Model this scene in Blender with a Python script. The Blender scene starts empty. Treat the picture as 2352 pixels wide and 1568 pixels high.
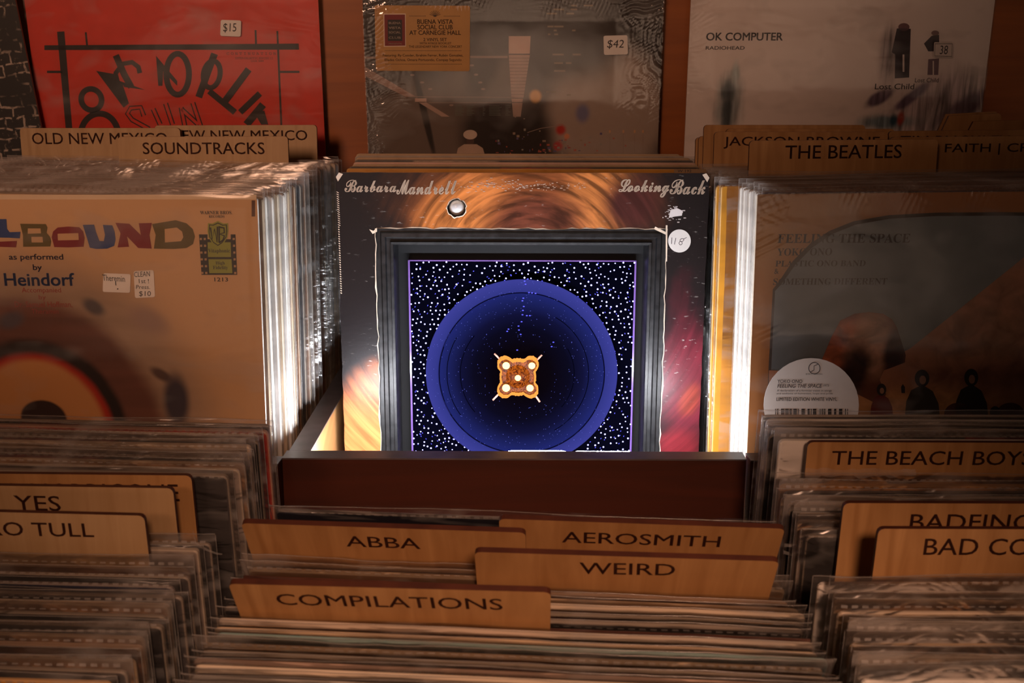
import bpy, math, random
from mathutils import Vector, Matrix, noise as mnoise
from mathutils.geometry import tessellate_polygon

R = math.radians
random.seed(11)
S = bpy.context.scene
COL = S.collection

# ------------------------------------------------------------------ camera
ZC = 1.45                     # eye height of the photographer
PITCH = R(30)
FPX = 2600.0                  # focal length in pixels of the 2352-wide frame
ORG = Vector((0, 0, ZC))
cam_d = bpy.data.cameras.new('camera')
cam_d.sensor_width = 36.0
cam_d.lens = FPX / 2352 * 36.0
cam_d.clip_start = 0.02
cam_d.dof.use_dof = True
cam_d.dof.focus_distance = 0.98
cam_d.dof.aperture_fstop = 16
cam = bpy.data.objects.new('camera', cam_d)
COL.objects.link(cam)
cam.location = ORG
cam.rotation_euler = (R(90) - PITCH, 0, 0)
S.camera = cam

# ------------------------------------------------------------------ light, exposure
S.view_settings.view_transform = 'Standard'
S.view_settings.look = 'None'
S.view_settings.exposure = 0.0
S.view_settings.gamma = 1.0
S.view_settings.use_curve_mapping = False
S.cycles.transparent_max_bounces = 48
S.cycles.max_bounces = 6
S.cycles.diffuse_bounces = 2
S.cycles.glossy_bounces = 2
S.cycles.sample_clamp_indirect = 4.0

W = bpy.data.worlds.new('world')
S.world = W
W.use_nodes = True
W.node_tree.nodes['Background'].inputs[0].default_value = (1.0, 0.56, 0.38, 1)
W.node_tree.nodes['Background'].inputs[1].default_value = 0.020


def lamp(name, kind, loc, target, energy, color, size=0.3, **kw):
    l = bpy.data.lights.new(name, kind)
    l.energy = energy
    l.color = color
    if kind == 'AREA':
        l.shape = 'DISK'
        l.size = size
    else:
        l.shadow_soft_size = size
    for k, v in kw.items():
        setattr(l, k, v)
    o = bpy.data.objects.new(name, l)
    COL.objects.link(o)
    o.location = Vector(loc)
    d = Vector(target) - Vector(loc)
    o.rotation_euler = d.to_track_quat('-Z', 'Y').to_euler()
    return o


WARM = (1.0, 0.54, 0.34)
# shop track lamps: one over the viewer's left shoulder, one straight above the front crates
lamp('track_lamp_key', 'SPOT', (-0.60, -0.50, ZC + 0.60), (-0.24, 1.2, ZC - 0.22), 50, WARM, 0.18,
     spot_size=R(44), spot_blend=1.0)
lamp('track_lamp_front', 'SPOT', (0.16, -0.50, ZC + 0.62), (0.03, 0.32, ZC - 0.50), 72, WARM, 0.12,
     spot_size=R(33), spot_blend=1.0)

# added unseen spots that brighten the wall behind the viewer for film reflections
for wx in (-1.6, 0.0, 1.6):
    lamp('added_wall_spot', 'SPOT', (wx, -2.75, ZC + 0.85), (wx, -3.72, ZC - 0.25), 115, (1.0, 0.70, 0.54), 0.08, spot_size=R(85), spot_blend=1.0)

# ------------------------------------------------------------------ pixel rays and slanted frames


def ray(px, py):
    cx = (px - 1176) / FPX
    cy = (784 - py) / FPX
    return Vector((cx, math.cos(PITCH) + cy * math.sin(PITCH), -math.sin(PITCH) + cy * math.cos(PITCH)))


class Frame:
    """A crate: x along the row, n from front to back, u up along the leaning covers; u = 0 on the crate floor."""

    def __init__(s, xc, topY, topZ, lean, slope=None, yaw=0.0):
        slope = lean if slope is None else slope
        rz = Matrix.Rotation(-R(yaw), 3, 'Z')
        s.ex = rz @ Vector((1, 0, 0))
        s.eu = rz @ Vector((0, math.sin(R(lean)), math.cos(R(lean))))
        s.ny = rz @ Vector((0, math.cos(R(lean)), -math.sin(R(lean))))   # thickness direction
        s.en = rz @ Vector((0, math.cos(R(slope)), -math.sin(R(slope))))
        s.O = Vector((xc, topY, ZC + topZ)) - s.eu * 0.3145

    def pt(s, x, n, u):
        return s.O + s.ex * x + s.en * n + s.eu * u

    def hit(s, px, py, n, off=0.0):
        d = ray(px, py)
        p0 = s.O + s.en * n + s.ny * off
        t = (p0 - ORG).dot(s.ny) / d.dot(s.ny)
        q = ORG + d * t - p0
        return q.dot(s.ex), q.dot(s.eu)

    def mat(s, x, n, u):
        m = Matrix((s.ex, s.ny, s.eu)).transposed().to_4x4()
        m.translation = s.pt(x, n, u)
        return m


ML = Frame(-0.347, 0.785, -0.327, 17, yaw=2.3)
MC = Frame(0.000, 0.785, -0.327, 17, yaw=0.3)
MR = Frame(0.350, 0.790, -0.329, 17, yaw=-1.6)
FL = Frame(-0.365, 0.400, -0.428, 10, yaw=2.2)
FLb = Frame(-0.365, 0.400, -0.4105, 8.5, yaw=2.2)      # the rear rows stand on a raised insert
FC = Frame(0.000, 0.380, -0.413, -17, slope=17, yaw=3.3)
FR = Frame(0.365, 0.400, -0.428, 9.5, yaw=0.3)
FRb = Frame(0.365, 0.400, -0.4105, 8.5, yaw=0.3)
TL_ = Frame(-0.26, 1.205, -0.275, 12, yaw=0.6)
TC_ = Frame(0.0, 1.205, -0.275, 12, yaw=0.2)
TR_ = Frame(0.32, 1.205, -0.275, 12, yaw=-0.6)

# ------------------------------------------------------------------ materials
MATS = {}


class NT:
    def __init__(s, name):
        s.m = bpy.data.materials.new(name)
        s.m.use_nodes = True
        s.t = s.m.node_tree
        s.t.nodes.clear()
        s.out = s.n('ShaderNodeOutputMaterial')

    def n(s, typ, props=None, **ins):
        nd = s.t.nodes.new(typ)
        for k, v in (props or {}).items():
            setattr(nd, k, v)
        for k, v in ins.items():
            key = int(k[1:]) if k[0] == 'i' and k[1:].isdigit() else k.replace('_', ' ')
            s.set(nd.inputs[key], v)
        return nd

    def set(s, sock, v):
        if isinstance(v, bpy.types.NodeSocket):
            s.t.links.new(v, sock)
        elif isinstance(v, bpy.types.Node):
            s.t.links.new(v.outputs[0], sock)
        else:
            if isinstance(v, (tuple, list)) and len(v) == 3 and sock.type == 'RGBA':
                v = (*v, 1)
            sock.default_value = v

    def coord(s):
        return s.n('ShaderNodeTexCoord').outputs['Object']

    def math(s, op, a, b=0.0, c=0.0, clamp=False):
        return s.n('ShaderNodeMath', {'operation': op, 'use_clamp': clamp}, i0=a, i1=b, i2=c).outputs[0]

    def mix(s, f, a, b, mode='MIX'):
        nd = s.n('ShaderNodeMix', {'data_type': 'RGBA', 'blend_type': mode})
        s.set(nd.inputs[0], f)
        s.set(nd.inputs[6], a)
        s.set(nd.inputs[7], b)
        return nd.outputs[2]

    def noise(s, scale, vec=None, detail=3.0, stretch=None, dist=0.0):
        vec = vec or s.coord()
        if stretch:
            vec = s.n('ShaderNodeMapping', Vector=vec, Scale=stretch).outputs[0]
        return s.n('ShaderNodeTexNoise', Vector=vec, Scale=scale, Detail=detail, Distortion=dist).outputs[0]

    def rng(s, v, a, b, c=0.0, d=1.0, smooth=False):
        return s.n('ShaderNodeMapRange', {'interpolation_type': 'SMOOTHSTEP' if smooth else 'LINEAR'}, Value=v, i1=a, i2=b, i3=c, i4=d).outputs[0]

    def ramp(s, v, stops):
        nd = s.n('ShaderNodeValToRGB', Fac=v)
        e = nd.color_ramp.elements
        while len(e) < len(stops):
            e.new(0.5)
        for el, (p, c) in zip(e, stops):
            el.position = p
            el.color = (*c, 1)
        return nd.outputs[0]

    def pbr(s, col, rough=0.6, bump=None, bstr=0.2, bdist=0.001, **kw):
        b = s.n('ShaderNodeBsdfPrincipled', Base_Color=col, Roughness=rough, **kw)
        if bump is not None:
            s.set(b.inputs['Normal'], s.n('ShaderNodeBump', Height=bump, Strength=bstr, Distance=bdist))
        s.set(s.out.inputs[0], b)
        return s.m


def flat(name, col, rough=0.7, var=0.12, **kw):
    if name in MATS:
        return MATS[name]
    t = NT(name)
    f = t.noise(60.0)
    c = t.mix(t.rng(f, 0.3, 0.7), tuple(x * (1 - var) for x in col), tuple(min(1, x * (1 + var)) for x in col))
    MATS[name] = t.pbr(c, rough, **kw)
    return MATS[name]


def ink(col):
    return flat('ink_%02x%02x%02x' % tuple(int(min(1, x) * 255) for x in col), col, 0.6, 0.05)


def emis(name, col, strength, sample=True):
    t = NT(name)
    e = t.n('ShaderNodeEmission', Color=(*col, 1), Strength=strength)
    t.set(t.out.inputs[0], e)
    if not sample:                       # far too faint to light anything: spare the light sampler
        t.m.cycles.emission_sampling = 'NONE'
    MATS[name] = t.m
    return t.m


def card(name, col, edge=(0.42, 0.32, 0.22), wear=0.5, band=None, rough=0.5):
    """Printed record cover: rubbed pale where the rim of the board is worn."""
    t = NT(name)
    co = t.coord()
    sx = t.n('ShaderNodeSeparateXYZ', Vector=co)
    ax = t.math('ABSOLUTE', sx.outputs[0])
    ex = t.rng(ax, 0.150, 0.158)
    ez = t.rng(sx.outputs[2], 0.306, 0.3145)
    e = t.math('MAXIMUM', ex, ez)
    nz = t.noise(90.0, co, 3.0)
    wearf = t.math('MULTIPLY', t.rng(t.math('ADD', e, t.math('MULTIPLY', nz, 0.9)), 1.05, 1.3), wear)
    big = t.noise(14.0, co, 3.0, stretch=(1, 1, 3))
    base = t.mix(t.rng(big, 0.35, 0.65), tuple(x * 0.75 for x in col), tuple(min(1, x * 1.2) for x in col))
    if band:
        bf = t.rng(t.math('ADD', sx.outputs[0], t.math('MULTIPLY', big, 0.25)), band[1], band[1] + 0.01)
        bf2 = t.rng(t.math('ADD', sx.outputs[0], t.math('MULTIPLY', big, 0.25)), band[2], band[2] + 0.01, 1, 0)
        base = t.mix(t.math('MULTIPLY', bf, bf2), base, band[0])
    c = t.mix(wearf, base, edge)
    return t.pbr(c, rough, bump=nz, bstr=0.12)


def blobs(name, base, items, rough=0.45, streak=0.0, swirl=None, streak_scale=(6, 6, 60), wear=0.0, wear_col=(0.6, 0.58, 0.55), wobble=0.35, nscale=9.0):
    """Printed picture: soft areas of colour. items: (cx, cz, rx, rz, rot, soft, colour[, streak])"""
    t = NT(name)
    co = t.coord()
    nz = t.math('SUBTRACT', t.noise(nscale, co, 4.0), 0.5)
    c = t.mix(0.0, base, base)
    if swirl:                               # strands that sweep round a centre
        sp = t.n('ShaderNodeSeparateXYZ', Vector=co)
        dx = t.math('SUBTRACT', sp.outputs[0], swirl[0])
        dz = t.math('SUBTRACT', sp.outputs[2], swirl[1])
        rr = t.math('SQRT', t.math('ADD', t.math('MULTIPLY', dx, dx), t.math('MULTIPLY', dz, dz)))
        an = t.math('ARCTAN2', dz, dx)
        sv_ = t.n('ShaderNodeCombineXYZ', X=t.math('MULTIPLY', rr, swirl[2]), Y=t.math('MULTIPLY', an, swirl[3])).outputs[0]
        st = t.noise(1.0, sv_, 6.0, dist=0.5)
    else:
        st = t.noise(1.0, co, 5.0, stretch=streak_scale, dist=0.6)
    for it in items:
        cx, cz, rx, rz, rot, soft, colr = it[:7]
        mp = t.n('ShaderNodeMapping', {'vector_type': 'TEXTURE'}, Vector=co, Location=(cx, 0, cz), Rotation=(0, R(rot), 0), Scale=(rx, 1e4, rz)).outputs[0]
        ln = t.n('ShaderNodeVectorMath', {'operation': 'LENGTH'}, i0=mp).outputs['Value']
        w = it[8] if len(it) > 8 else wobble
        d = t.math('ADD', ln, t.math('MULTIPLY', nz, w * 2))
        f = t.rng(d, 1 - soft, 1 + soft, 1.0, 0.0, True)
        sv = it[7] if len(it) > 7 else streak
        cc = colr
        if sv:
            lo = tuple(x * (1 - sv) for x in colr)
            hi = tuple(min(1, x * (1 + 0.8 * sv)) for x in colr)
            cc = t.mix(t.rng(st, 0.35, 0.65), lo, hi)
        c = t.mix(f, c, cc)
    if wear:
        n2 = t.noise(230.0, co, 5.0, stretch=(0.6, 1, 1.8))
        n3 = t.noise(16.0, co, 3.0)
        f = t.math('MULTIPLY', t.rng(n2, 0.63, 0.70), t.rng(n3, 0.46, 0.60))
        c = t.mix(t.math('MULTIPLY', f, wear), c, wear_col)
    fine = t.noise(300.0, co, 2.0)
    return t.pbr(c, rough, bump=fine, bstr=0.08, Specular_IOR_Level=0.3)


def film(name, haze=0.05, tint=(0.97, 0.96, 0.95), crease=0.5, scale=(18, 18, 90), rough=0.12, gl=0.75):
    """Thin clear poly film: mostly see-through, glinting creases."""
    t = NT(name)
    co = t.coord()
    n1 = t.noise(1.0, co, 2.0, stretch=scale, dist=0.8)
    n2 = t.noise(45.0, co, 1.0)
    h = t.math('ADD', n1, t.math('MULTIPLY', n2, 0.35))
    bump = t.n('ShaderNodeBump', Height=h, Strength=0.9, Distance=0.004 * crease)
    lw = t.n('ShaderNodeFresnel', IOR=1.42, Normal=bump).outputs[0]
    gloss = t.n('ShaderNodeBsdfGlossy', Color=(1, 1, 1, 1), Roughness=rough, Normal=bump)
    tr = t.n('ShaderNodeBsdfTransparent', Color=(*tint, 1))
    df = t.n('ShaderNodeBsdfDiffuse', Color=(0.8, 0.78, 0.76, 1))
    tl = t.n('ShaderNodeBsdfTranslucent', Color=(0.8, 0.78, 0.76, 1))
    dd = t.n('ShaderNodeMixShader', i0=0.4, i1=df, i2=tl)
    cre = t.rng(h, 0.70, 0.86, 0.0, 0.16)
    a = t.n('ShaderNodeMixShader', i0=t.math('ADD', cre, haze), i1=tr, i2=dd)
    b = t.n('ShaderNodeMixShader', i0=t.math('MULTIPLY', lw, gl), i1=a, i2=gloss)
    t.set(t.out.inputs[0], b)
    return t.m


def wood(name, col, dark, scale=(3, 3, 40), rough=0.45, amt=0.5, coat=0.0):
    t = NT(name)
    co = t.coord()
    g = t.noise(1.0, co, 6.0, stretch=scale, dist=1.2)
    p = t.noise(6.0, co, 3.0)
    f = t.math('ADD', t.math('MULTIPLY', g, 1 - amt * 0.4), t.math('MULTIPLY', p, amt * 0.4))
    c = t.mix(t.rng(f, 0.32, 0.68), dark, col)
    return t.pbr(c, rough, bump=g, bstr=0.06, Coat_Weight=coat)


M_ply = wood('birch_ply', (0.54, 0.36, 0.19), (0.42, 0.26, 0.12), (90, 90, 7), 0.5)
M_ply2 = wood('birch_ply_amber', (0.56, 0.31, 0.125), (0.40, 0.20, 0.07), (90, 90, 7), 0.5)
M_burn = wood('scorched_edge', (0.10, 0.028, 0.014), (0.05, 0.013, 0.008), (30, 30, 200), 0.5)
M_letter = flat('burnt_lettering', (0.075, 0.021, 0.011), 0.7)
M_wood = wood('varnished_wood', (0.080, 0.013, 0.0025), (0.048, 0.008, 0.0016), (4, 60, 60), 0.5)
M_inner = wood('pale_inner_wood', (0.56, 0.29, 0.11), (0.44, 0.20, 0.07), (60, 4, 60), 0.5)
M_backwood = wood('varnished_backboard', (0.34, 0.092, 0.010), (0.24, 0.062, 0.006), (4, 4, 60), 0.5)
M_edge = flat('edge_band', (0.13, 0.105, 0.11), 0.38, 0.2)
M_floor = wood('floor_boards', (0.20, 0.11, 0.06), (0.12, 0.06, 0.03), (3, 30, 3), 0.6)
M_film = film('clear_film', 0.022)
M_film2 = film('clear_film_creased', 0.035, crease=0.9, scale=(30, 30, 60), rough=0.2)
M_shrink = film('shrink_film', 0.012, crease=0.10, scale=(14, 14, 30), rough=0.08, gl=0.8)
M_perf = film('perforated_seam', 0.24, crease=0.2)
M_paper = flat('sticker_paper', (0.78, 0.74, 0.70), 0.6, 0.04)
M_pen = ink((0.03, 0.03, 0.035))
M_black = ink((0.015, 0.013, 0.012))
M_board = flat('grey_board', (0.36, 0.26, 0.17), 0.8, 0.25)

PALETTE = {
    'cream': ((0.58, 0.44, 0.30), (0.66, 0.55, 0.42)),
    'white': ((0.82, 0.79, 0.76), (0.86, 0.83, 0.79)),
    'tan': ((0.42, 0.24, 0.12), (0.50, 0.36, 0.22)),
    'brown': ((0.14, 0.062, 0.030), (0.22, 0.12, 0.07)),
    'black': ((0.018, 0.016, 0.017), (0.045, 0.038, 0.034)),
    'charcoal': ((0.050, 0.046, 0.048), (0.12, 0.10, 0.09)),
    'grey': ((0.24, 0.20, 0.18), (0.44, 0.37, 0.30)),
    'teal': ((0.020, 0.17, 0.210), (0.022, 0.22, 0.26)),
    'pink': ((0.62, 0.36, 0.28), (0.66, 0.44, 0.35)),
    'red': ((0.36, 0.025, 0.020), (0.45, 0.20, 0.14)),
    'blue': ((0.030, 0.070, 0.30), (0.10, 0.15, 0.40)),
    'yellow': ((0.52, 0.22, 0.012), (0.60, 0.30, 0.045)),
    'green': ((0.070, 0.130, 0.050), (0.25, 0.26, 0.16)),
    'maroon': ((0.11, 0.018, 0.024), (0.30, 0.16, 0.12)),
    'navy': ((0.018, 0.022, 0.055), (0.045, 0.050, 0.085)),
}
CARD = {}
for k, (c, e) in PALETTE.items():
    band = None
    if k == 'charcoal':
        band = ((0.40, 0.30, 0.22), 0.02, 0.09)
    if k == 'black':
        band = ((0.30, 0.03, 0.02), 0.10, 0.16)
    CARD[k] = (card('cover_print_' + k, c, e, 0.55, band), card('cover_spine_' + k, e, (0.6, 0.5, 0.38), 0.3))

# ------------------------------------------------------------------ mesh helpers


class MB:
    def __init__(s):
        s.v, s.f, s.mi, s.mats, s.smooth = [], [], [], [], []

    def mat(s, m):
        if m not in s.mats:
            s.mats.append(m)
        return s.mats.index(m)

    def add(s, vs, fs, m, smooth=False):
        b = len(s.v)
        s.v += [tuple(v) for v in vs]
        k = s.mat(m)
        for f in fs:
            s.f.append(tuple(b + i for i in f))
            s.mi.append(k)
            s.smooth.append(smooth)

    def box(s, x0, x1, y0, y1, z0, z1, m, m_edge=None):
        vs = [(x, y, z) for x in (x0, x1) for y in (y0, y1) for z in (z0, z1)]
        s.add(vs, [(0, 1, 5, 4)], m)                # front (y0)
        s.add(vs, [(2, 6, 7, 3)], m)                # back
        s.add(vs, [(0, 2, 3, 1), (4, 5, 7, 6), (0, 4, 6, 2), (1, 3, 7, 5)], m_edge or m)

    def prism(s, poly, y0, y1, m, m_edge=None, holes=()):
        """Flat board of outline poly (x,z), with holes, between y0 (front) and y1."""
        loops = [list(poly)] + [list(h) for h in holes]
        flatp = [p for l in loops for p in l]
        tri = tessellate_polygon([[Vector((p[0], p[1], 0)) for p in l] for l in loops])
        s.add([(p[0], y0, p[1]) for p in flatp], tri, m)
        s.add([(p[0], y1, p[1]) for p in flatp], [t[::-1] for t in tri], m)
        for l in loops:
            k = len(l)
            s.add([(p[0], y0, p[1]) for p in l] + [(p[0], y1, p[1]) for p in l],
                  [(i, (i + 1) % k, k + (i + 1) % k, k + i) for i in range(k)], m_edge or m)

    def tube(s, pts, r, m, sides=10, caps=True):
        pts = [Vector(p) for p in pts]
        vs, fs = [], []
        for i, p in enumerate(pts):
            d = (pts[min(i + 1, len(pts) - 1)] - pts[max(i - 1, 0)]).normalized()
            a = d.orthogonal().normalized()
            b = d.cross(a)
            for k in range(sides):
                t = 2 * math.pi * k / sides
                vs.append(p + a * r * math.cos(t) + b * r * math.sin(t))
        for i in range(len(pts) - 1):
            for k in range(sides):
                fs.append((i * sides + k, i * sides + (k + 1) % sides, (i + 1) * sides + (k + 1) % sides, (i + 1) * sides + k))
        if caps:
            fs.append(tuple(range(sides))[::-1])
            fs.append(tuple((len(pts) - 1) * sides + k for k in range(sides)))
        s.add(vs, fs, m, True)

    def lathe(s, prof, m, sides=96, cx=0.0, cz=0.0, smooth=True):
        """Profile (r, y) turned around the y axis."""
        vs, fs = [], []
        for r_, y in prof:
            for k in range(sides):
                t = 2 * math.pi * k / sides
                vs.append((cx + r_ * math.cos(t), y, cz + r_ * math.sin(t)))
        for i in range(len(prof) - 1):
            for k in range(sides):
                fs.append((i * sides + k, i * sides + (k + 1) % sides, (i + 1) * sides + (k + 1) % sides, (i + 1) * sides + k))
        s.add(vs, fs, m, smooth)

    def grid(s, fn, nu, nv, m, smooth=True):
        vs = [fn(i / nu, j / nv) for j in range(nv + 1) for i in range(nu + 1)]
        fs = [(j * (nu + 1) + i, j * (nu + 1) + i + 1, (j + 1) * (nu + 1) + i + 1, (j + 1) * (nu + 1) + i) for j in range(nv) for i in range(nu)]
        s.add(vs, fs, m, smooth)

    def mesh(s, name):
        me = bpy.data.meshes.new(name)
        me.from_pydata(s.v, [], s.f)
        for m in s.mats:
            me.materials.append(m)
        me.polygons.foreach_set('material_index', s.mi)
        me.polygons.foreach_set('use_smooth', s.smooth)
        me.update()
        return me

    def build(s, name, parent=None, matrix=None):
        return link(name, s.mesh(name), parent, matrix)


def link(name, data, parent=None, matrix=None):
    o = bpy.data.objects.new(name, data)
    COL.objects.link(o)
    if parent:
        o.parent = parent
    if matrix is not None:
        o.matrix_basis = matrix
    return o


def thing(name, label, cat, matrix, group=None):
    o = bpy.data.objects.new(name, None)
    o.empty_display_size = 0.03
    COL.objects.link(o)
    o.matrix_world = matrix
    tag(o, label, cat, group)
    return o


def tag(o, label, cat, group=None):
    o['label'] = label
    o['category'] = cat
    if group:
        o['group'] = group
    return o


TXT = {}


def text_mesh(st):
    k = st
    if k not in TXT:
        c = bpy.data.curves.new('t', 'FONT')
        c.body = st
        c.resolution_u = 3
        o = bpy.data.objects.new('t', c)
        me = bpy.data.meshes.new_from_object(o)
        vs = [v.co.copy() for v in me.vertices]
        fs = [tuple(p.vertices) for p in me.polygons]
        bpy.data.objects.remove(o)
        bpy.data.curves.remove(c)
        bpy.data.meshes.remove(me)
        x0, x1 = min(v.x for v in vs), max(v.x for v in vs)
        y0, y1 = min(v.y for v in vs), max(v.y for v in vs)
        TXT[k] = ([((v.x - x0) / (x1 - x0), (v.y - y0) / (y1 - y0)) for v in vs], fs)
    return TXT[k]


def alt(st, up, lo):
    """The same words in another face of the built-in font (script, serif, typewriter)."""
    return ''.join(chr(up + ord(c) - 65) if 'A' <= c <= 'Z' else chr(lo + ord(c) - 97) if 'a' <= c <= 'z' else c for c in st)


def script(st): return alt(st, 0x1D4D0, 0x1D4EA)
def serif(st): return alt(st, 0x1D400, 0x1D41A)
def mono(st): return alt(st, 0x1D670, 0x1D68A)


class Art:
    """Marks printed on a flat board that stands in frame F at depth n; measured where the photo shows them, stored in the board's own x, z."""

    def __init__(s, F, n, xc=0.0, u0=0.0, mb=None, eps=0.00012, base=0.0):
        s.F, s.n, s.xc, s.u0, s.mb, s.eps, s.base = F, n, xc, u0, mb or MB(), eps, base

    def l(s, px, py):
        x, u = s.F.hit(px, py, s.n)
        return x - s.xc, u - s.u0

    def y(s, layer): return s.base - s.eps * layer

    def P(s, pts, m, layer=1):
        q = [s.l(*p) for p in pts]
        y = s.y(layer)
        tri = tessellate_polygon([[Vector((a, b, 0)) for a, b in q]])
        s.mb.add([(a, y, b) for a, b in q], tri, m)

    def R(s, x0, y0, x1, y1, m, layer=1):
        s.P([(x0, y0), (x1, y0), (x1, y1), (x0, y1)], m, layer)

    def E(s, cx, cy, rx, ry, m, layer=1, k=28, rot=0):
        c, si = math.cos(R(rot)), math.sin(R(rot))
        s.P([(cx + rx * math.cos(t) * c - ry * math.sin(t) * si, cy + rx * math.cos(t) * si + ry * math.sin(t) * c)
             for t in (2 * math.pi * i / k for i in range(k))], m, layer)

    def line(s, pts, w, m, layer=1, closed=False):
        n = len(pts)
        L, Rr = [], []
        for i in range(n):
            a = pts[(i - 1) % n] if closed or i > 0 else pts[i]
            b = pts[(i + 1) % n] if closed or i < n - 1 else pts[i]
            dx, dy = b[0] - a[0], b[1] - a[1]
            h = math.hypot(dx, dy) or 1
            ox, oy = -dy / h * w / 2, dx / h * w / 2
            L.append(s.l(pts[i][0] + ox, pts[i][1] + oy))
            Rr.append(s.l(pts[i][0] - ox, pts[i][1] - oy))
        y = s.y(layer)
        vs = [(a, y, b) for a, b in L] + [(a, y, b) for a, b in Rr]
        m_ = n if closed else n - 1
        s.mb.add(vs, [(i, (i + 1) % n, n + (i + 1) % n, n + i) for i in range(m_)], m)

    def ring(s, cx, cy, rx, ry, w, m, layer=1, a0=0, a1=360, rot=0, k=30):
        c, si = math.cos(R(rot)), math.sin(R(rot))
        full = a1 - a0 >= 360
        pts = []
        for i in range(k if full else k + 1):
            t = R(a0 + (a1 - a0) * i / k)
            x, y = rx * math.cos(t), ry * math.sin(t)
            pts.append((cx + x * c - y * si, cy + x * si + y * c))
        s.line(pts, w, m, layer, full)

    def T(s, st, x0, y0, x1, y1, m, layer=1, dy=0.0, sk=0.0, bold=0.0, it=0.0):
        """Text whose letters fill the box x0..x1, y0..y1 of the photo; dy drops the right end, it slants the letters."""
        vs, fs = text_mesh(st)
        bl, br = Vector(s.l(x0, y1)), Vector(s.l(x1, y1 + dy))
        xm = (x0 + x1) / 2
        h = s.l(xm, y0 + dy / 2)[1] - s.l(xm, y1 + dy / 2)[1]
        e = (br - bl)
        up = Vector((-e.y, e.x)).normalized() * h
        up += e.normalized() * it * h
        y = s.y(layer)
        k = bold * abs(h) * 0.6
        sh = [(0, 0)] if not k else [(-k, -k * 0.6), (k, -k * 0.6), (-k, k * 0.6), (k, k * 0.6), (0, 0)]
        for dx, dz in sh:                       # a heavier face: the letters printed again a hair aside
            out = []
            for a, b in vs:
                q = bl + e * a + up * b
                out.append((q.x + dx, y, q.y + dz))
            s.mb.add(out, fs, m)


def rounded(x0, x1, z0, z1, r, k=4):
    pts = []
    for cx, cz, a in ((x1 - r, z1 - r, 0), (x0 + r, z1 - r, 90), (x0 + r, z0 + r, 180), (x1 - r, z0 + r, 270)):
        for i in range(k + 1):
            t = R(a + 90 * i / k)
            pts.append((cx + r * math.cos(t), cz + r * math.sin(t)))
    return pts


# ------------------------------------------------------------------ the rack
# parts are boards of one wooden display rack


def board(F, x0, x1, n0, n1, u0, u1, m, m_edge=None, mb=None, bev=0.0):
    mb = mb or MB()
    # box in the frame's own x, n, u
    P = [F.pt(x, n, u) for x in (x0, x1) for n in (n0, n1) for u in (u0, u1)]
    mb.add(P, [(0, 1, 5, 4), (2, 6, 7, 3)], m)
    mb.add(P, [(0, 2, 3, 1), (4, 5, 7, 6), (0, 4, 6, 2), (1, 3, 7, 5)], m_edge or m)
    return mb


def wbox(x0, x1, y0, y1, z0, z1, m, mb=None):
    mb = mb or MB()
    mb.box(x0, x1, y0, y1, z0 + ZC, z1 + ZC, m)
    return mb


rack = thing('record_rack', 'stepped reddish brown wooden record rack holding all the crates of records', 'rack', Matrix.Translation((0, 0.7, 0)))
RI = Matrix.Translation((0, -0.7, 0))


def rack_part(mb, name, **kw):
    o = mb.build(name, rack, RI)
    for k, v in kw.items():
        o[k] = v
    return o


# upper tier: floors, front panels with grey edge banding, partitions
RAIL_U = 0.1145
XP = 0.1655          # partition centre
for F, x0, x1, fl in ((ML, -0.33, 0.1735, 0.0), (MC, -0.155, 0.155, 0.0), (MR, -0.1765, 0.33, 0.0)):
    rack_part(board(F, x0, x1, -0.003, 0.405, fl - 0.015, fl - 0.0016, M_inner), 'crate_floor')
for F, x0, x1 in ((ML, -0.33, 0.172), (MC, -0.176, 0.180), (MR, -0.169, 0.33)):
    mb = board(F, x0, x1, -0.0205, -0.0040, -0.06, RAIL_U - 0.0006, M_wood)
    fp = rack_part(mb, 'front_panel')
    mb = board(F, x0, x1, -0.0212, -0.0032, RAIL_U - 0.0006, RAIL_U + 0.0006, M_edge)
    o = mb.build('edge_banding', fp)
    o['label'] = 'dark grey edge banding'
for sx in (-1,):
    mb = board(MC, sx * XP - 0.008, sx * XP + 0.008, -0.0035, 0.40, -0.0, RAIL_U - 0.0006, M_inner)
    pp = rack_part(mb, 'partition')
    board(MC, sx * XP - 0.0085, sx * XP + 0.0085, -0.003, 0.40, RAIL_U - 0.0006, RAIL_U + 0.0006, M_edge).build('edge_banding', pp)['label'] = 'dark grey edge banding'
rack_part(wbox(-0.75, 0.75, 0.672, 0.686, -1.45, -0.69, M_wood), 'riser_panel')
# back of the upper tier and ledge of the top row
bb = MB()
board(MC, -0.70, 0.70, 0.408, 0.422, -0.2, 0.150, M_wood, mb=bb)
rack_part(bb, 'tier_back')
LEDGE_Z = TC_.O.z - ZC
rack_part(wbox(-0.75, 0.75, 1.118, 1.30, LEDGE_Z - 0.016, LEDGE_Z - 0.0020, M_wood), 'display_ledge')
mb = MB()
board(TC_, -0.80, 0.80, 0.012, 0.030, -0.05, 0.62, M_backwood, mb=mb)
rack_part(mb, 'backboard')
# lower tier floors
for F, x0, x1, n0, n1 in ((FL, -0.22, 0.192, -0.05, 0.187), (FLb, -0.22, 0.192, 0.194, 0.289), (FR, -0.192, 0.22, -0.05, 0.231), (FRb, -0.192, 0.22, 0.2345, 0.289)):
    rack_part(board(F, x0, x1, n0, n1, -0.015, -0.0016, M_wood), 'crate_floor')
rack_part(board(FC, -0.160, 0.157, -0.06, 0.170, -0.018, -0.0035, M_wood), 'crate_floor')
for x in (-0.745, 0.745):
    rack_part(wbox(x - 0.01, x + 0.01, 0.25, 1.30, -1.45, -0.70, M_wood), 'side_panel')
rack_part(wbox(-0.73, 0.73, 0.26, 0.275, -1.45, -0.62, M_wood), 'front_board')

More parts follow.
